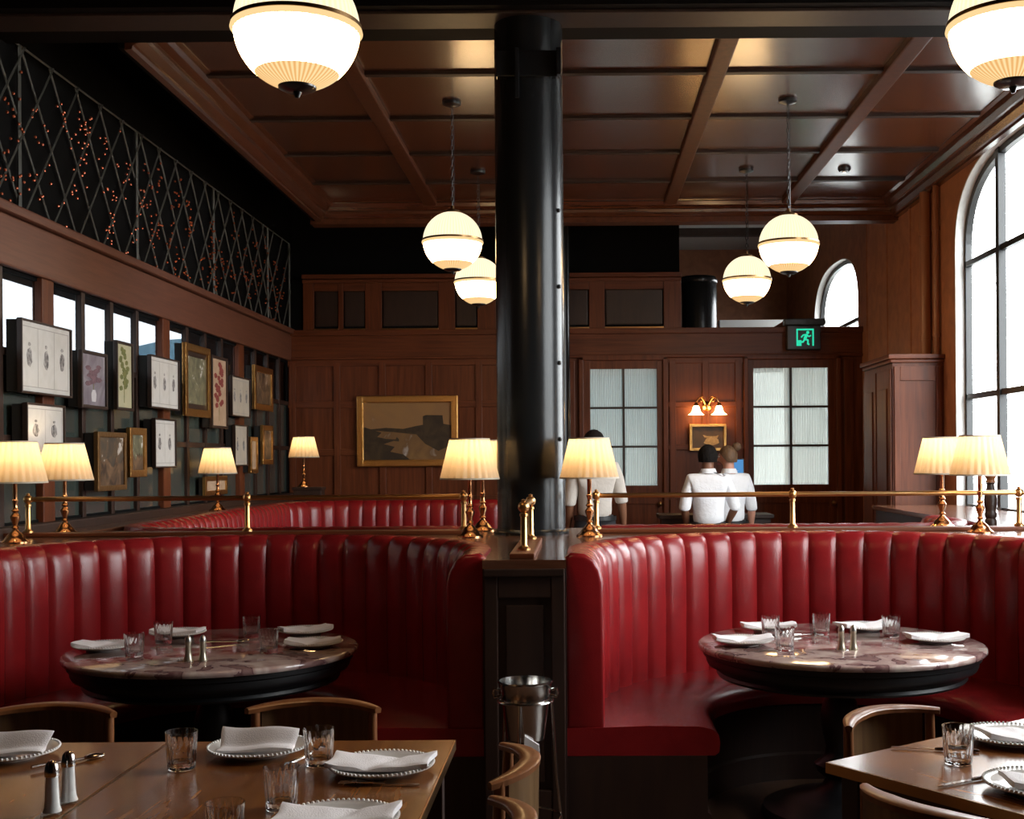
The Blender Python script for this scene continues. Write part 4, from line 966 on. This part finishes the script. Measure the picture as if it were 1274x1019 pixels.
for x, yy, r_, lb in ((XR - .05, 10.55, .045, 'thicker brown painted pipe rising beside the tall cabinet'), (XR - .035, 10.28, .025, 'thinner brown pipe with clips rising beside the tall window')):
    t = thing('wall_pipe', lb, 'pipe', (x, yy, 2.40)); MB().tube([(0, 0, 0), (0, 0, 1.43)], r_, 20).build('tube', 'pipe_paint', t, True)
    for z in (.15, 1.05): MB().lathe([(r_ + .008, z), (r_ + .008, z + .035)], 20).build('collar', 'pipe_paint', t, True)
t = thing('duct_drum', 'dark glossy round duct standing on the back wall beside the parapet', 'duct', (1.335, 13.6, 2.94))
MB().lathe([(.2, 0), (.2, .60), (.19, .62), (0, .62)], 48).build('drum', 'column_paint', t, True); MB().lathe([(.205, .55), (.21, .56), (.21, .585), (.205, .595)], 48, capb=False, capt=False).build('rim', 'black_metal', t, True)
tag(MB().prism([(1.65, 2.94), (2.05, 2.94), (2.42, 3.16), (1.65, 3.16)], 14.3, 14.5, 'y').build('bulkhead', 'white_paint'), 'pale slant-ended bulkhead seen above the back wall', 'bulkhead')
t = thing('pepper_mill', 'turned brown wooden pepper mill behind the brass rail at the window', 'pepper mill', (2.33, 6.92, SZ))
MB().lathe([(.034, 0), (.036, .01), (.034, .035), (.028, .042), (.034, .05), (.036, .07), (.030, .08), (.030, .09), (.036, .12), (.037, .15), (.030, .19), (.022, .215), (.020, .235), (.030, .245)], 28).build('body', 'dark_wood', t, True)
MB().lathe([(.030, .246), (.026, .255), (.022, .262), (.033, .28), (.035, .295), (.028, .312), (.012, .318), (0, .32)], 28).build('head', 'chair_wood', t, True)
MB().sphere((0, 0, .324), .009).build('knob', 'old_brass', t, True)

# ------------------------------------------------------------------ people
def skin(name, chains, m, parent, root=0, sub=2):
    """chains: list of [(x, y, z, rx, ry), ...]; points shared by position are merged"""
    vs = []; rad = []; ed = []; idx = {}
    def vid(p):
        k = tuple(round(c, 4) for c in p[:3])
        if k not in idx: idx[k] = len(vs); vs.append(p[:3]); rad.append((p[3], p[4] if len(p) > 4 else p[3]))
        return idx[k]
    for ch in chains:
        for a, b in zip(ch, ch[1:]): ed.append((vid(a), vid(b)))
    me = bpy.data.meshes.new(name); me.from_pydata(vs, ed, []); me.materials.append(MATS[m])
    o = bpy.data.objects.new(name, me); C.objects.link(o); o.parent = parent
    md = o.modifiers.new('skin', 'SKIN'); md.use_smooth_shade = True
    for i, r in enumerate(rad):
        sv = me.skin_vertices[0].data[i]; sv.radius = r; sv.use_root = (i == root)
    s = o.modifiers.new('sub', 'SUBSURF'); s.levels = sub; s.render_levels = sub
    return o
def fingers(w_, d, side):
    """palm and five fingers from a wrist point; d is the direction the hand hangs in"""
    w_ = Vector(w_); d = Vector(d).normalized(); s_ = Vector((0, 1, 0)); n = d.cross(s_).normalized() * side
    palm = w_ + d * .055; knuck = w_ + d * .09
    ch = [[(*w_, .024, .020), (*palm, .030, .014), (*knuck, .030, .012)]]
    for k, ln in enumerate((.066, .076, .072, .056)):
        b = knuck + s_ * (-.027 + .018 * k); ch.append([(*knuck, .030, .012), (*b, .0085), (*(b + d * ln * .5 + n * .006), .008), (*(b + d * ln + n * .022), .0065)])
    th = palm + s_ * -.030; ch.append([(*palm, .030, .014), (*th, .011), (*(th + d * .03 + s_ * -.014 + n * .01), .009), (*(th + d * .055 + s_ * -.012 + n * .02), .0075)])
    return ch
def person(loc, rz, label, h, skinm, shirtm, hairm, armL, armR, lean=0, turn=0, bun=False, sleeve=.55):
    """faces +y locally; armL / armR = (elbow, wrist) relative to the shoulder"""
    t = thing('person', label, 'person', (*loc, 0), rz, 'staff by the back wall'); k = h / 1.70
    L = lambda x, y_, z: (x * k, (y_ + lean * max(0, z - .95)) * k, z * k)
    hips, waist, chest, neck0, neck1 = L(0, 0, .93), L(0, .0, 1.08), L(0, .0, 1.27), L(0, -.005, 1.43), L(0, .015, 1.50)
    hd = [L(0, .02, 1.53), L(0, .035, 1.57), L(0, .035, 1.63), L(0, .02, 1.68)]
    ch = [[(*hips, .095 * k, .065 * k), (*waist, .125 * k, .09 * k), (*chest, .15 * k, .10 * k), (*neck0, .062 * k, .055 * k), (*neck1, .052 * k, .052 * k)],
          [(*neck1, .052 * k, .052 * k), (*hd[0], .058 * k, .068 * k), (*hd[1], .066 * k, .082 * k), (*hd[2], .072 * k, .090 * k), (*hd[3], .050 * k, .060 * k)]]
    sh = [[(*hips, .165 * k, .118 * k), (*waist, .150 * k, .112 * k), (*L(0, 0, 1.18), .160 * k, .118 * k), (*chest, .170 * k, .118 * k), (*L(0, -.003, 1.385), .125 * k, .085 * k), (*L(0, 0, 1.455), .074 * k, .070 * k)]]
    for sx, (el, wr_) in ((-1, armL), (1, armR)):
        s0 = L(sx * .165, -.005, 1.375); e_ = tuple(s0[i] + el[i] * k for i in range(3)); w2 = tuple(s0[i] + wr_[i] * k for i in range(3))
        mid = tuple((s0[i] + e_[i]) / 2 for i in range(3)); fa = tuple(e_[i] + (w2[i] - e_[i]) * .35 for i in range(3))
        ch.append([(*chest, .15 * k, .10 * k), (*s0, .055 * k, .055 * k), (*mid, .048 * k, .048 * k), (*e_, .040 * k, .040 * k), (*fa, .040 * k, .038 * k), (*w2, .026 * k, .023 * k)])
        d = Vector(w2) - Vector(e_); ch += fingers(w2, d, sx)
        ch[-6][0] = (*w2, .026 * k, .023 * k)
        cuff = tuple(e_[i] + (w2[i] - e_[i]) * (sleeve - .5) for i in range(3))
        sh.append([(*chest, .170 * k, .118 * k), (*s0, .072 * k, .070 * k), (*mid, .066 * k, .064 * k), (*e_, .058 * k, .058 * k)] + ([(*cuff, .056 * k, .054 * k)] if sleeve > .5 else []))
    tr = [[(*L(0, 0, 1.02), .172 * k, .126 * k), (*L(0, 0, .96), .186 * k, .138 * k), (*L(0, 0, .90), .195 * k, .145 * k)]]
    for sx in (-1, 1):
        p = [L(sx * .09, 0, .84), L(sx * .095, .01, .48), L(sx * .095, -.01, .10)]
        ch.append([(*hips, .095 * k, .065 * k), (*p[0], .065 * k, .065 * k), (*p[1], .050 * k, .052 * k), (*p[2], .038 * k, .042 * k), (*L(sx * .10, .10, .035), .036 * k, .03 * k)])
        tr.append([(*L(0, 0, .90), .195 * k, .145 * k), (*L(sx * .09, 0, .82), .10 * k, .10 * k), (*p[1], .072 * k, .075 * k), (*p[2], .062 * k, .065 * k)])
    # nose, ears as small limbs of the same body
    rt = lambda x, y_: (x * math.cos(turn) - y_ * math.sin(turn), x * math.sin(turn) + y_ * math.cos(turn))
    hc = hd[1]
    def hp(x, y_, z): a = rt(x, y_); return (hc[0] + a[0] * k, hc[1] + a[1] * k, hc[2] + z * k)
    ch.append([(*hd[1], .066 * k, .082 * k), (*hp(0, .085, -.005), .014 * k, .014 * k), (*hp(0, .105, -.015), .010 * k, .010 * k)])
    body = skin('body', ch, skinm, t)
    for sx in (-1, 1):
        MB().sphere(hp(sx * .074, -.002, .0), .028 * k, 10, 8, (.35, .6, 1)).build('ear', skinm, t, True)
        MB().sphere(hp(sx * .030, .079, .022), .010 * k, 8, 6).build('eye', 'vase_white', t, True)
    MB().sphere(hp(0, .083, -.048), .02 * k, 10, 6, (1, .5, .35)).build('mouth', 'flower_red', t, True)
    s_ = skin('shirt', sh, shirtm, t); col = MB().lathe([(.064 * k, 0), (.060 * k, .03 * k), (.063 * k, .045 * k), (.070 * k, .03 * k), (.080 * k, .0)], 20, L(0, .002, 1.435), capb=False, capt=False).build('collar', shirtm, s_, True)
    skin('trousers', tr, 'trousers', t)
    MB().lathe([(.176 * k, 0), (.176 * k, .035 * k)], 28, (0, 0, 0), capb=False, capt=False).build('belt', 'frame_black', t, True).location = L(0, 0, .955); t.children[-1].scale = (1, .74, 1)
    # hair: shell over the back and top of the head
    vs = []; fs = []; n, m = 24, 12
    for i in range(m + 1):
        for j in range(n):
            th = PI * .66 * i / m; a = 2 * PI * j / n; front = max(0, math.cos(a - PI / 2 - turn))
            thc = min(th, PI * (.66 - .32 * front)); w_ = 1 + .03 * math.sin(9 * a + 5 * th)
            vs.append((hc[0] + .090 * k * w_ * math.sin(thc) * math.cos(a), hc[1] + (-.006 + .106 * w_ * math.sin(thc) * math.sin(a)) * k, hc[2] + (.020 + .108 * w_ * math.cos(thc)) * k))
    for i in range(m):
        for j in range(n): fs.append((i * n + j, i * n + (j + 1) % n, (i + 1) * n + (j + 1) % n, (i + 1) * n + j))
    hr = MB().add(vs, fs).build('hair', hairm, t, True, 80)
    if bun:
        a = rt(0, -.085); b = MB().sphere((hc[0] + a[0] * k, hc[1] + a[1] * k, hc[2] + .115 * k), .046 * k, 14, 10, (1, 1, .9)).build('hair_bun', hairm, t, True)
    for sx in (-1, 1):
        MB().box(sx * .10 * k - .045, sx * .10 * k + .045, -.07, .17, 0, .075, .02).build('shoe', 'frame_black', t, True)
    return t
person((1.135, 10.8), 0, 'person in a white shirt and dark trousers seen from behind beside the wall light', 1.665, 'skin_dark', 'shirt', 'hair_dark', ((-.055, -.03, -.25), (-.02, .12, -.44)), ((.075, .0, -.25), (.01, .14, -.42)), .03, 0, False, .56)
person((1.375, 11.22), .25, 'person with blond hair in a bun and white shirt, half hidden behind a colleague', 1.66, 'skin_light', 'shirt', 'hair_blond', ((-.05, .06, -.25), (.0, .26, -.30)), ((.05, -.02, -.27), (.06, .05, -.50)), .02, 1.1, True, .62)
person((.125, 10.6), .2, 'person in a beige shirt standing behind the lamp right of the black column', 1.80, 'skin_dark', 'shirt_beige', 'hair_dark', ((-.05, .0, -.28), (-.04, .12, -.50)), ((.06, .0, -.27), (.09, .06, -.50)), .0, 0, False, .55)
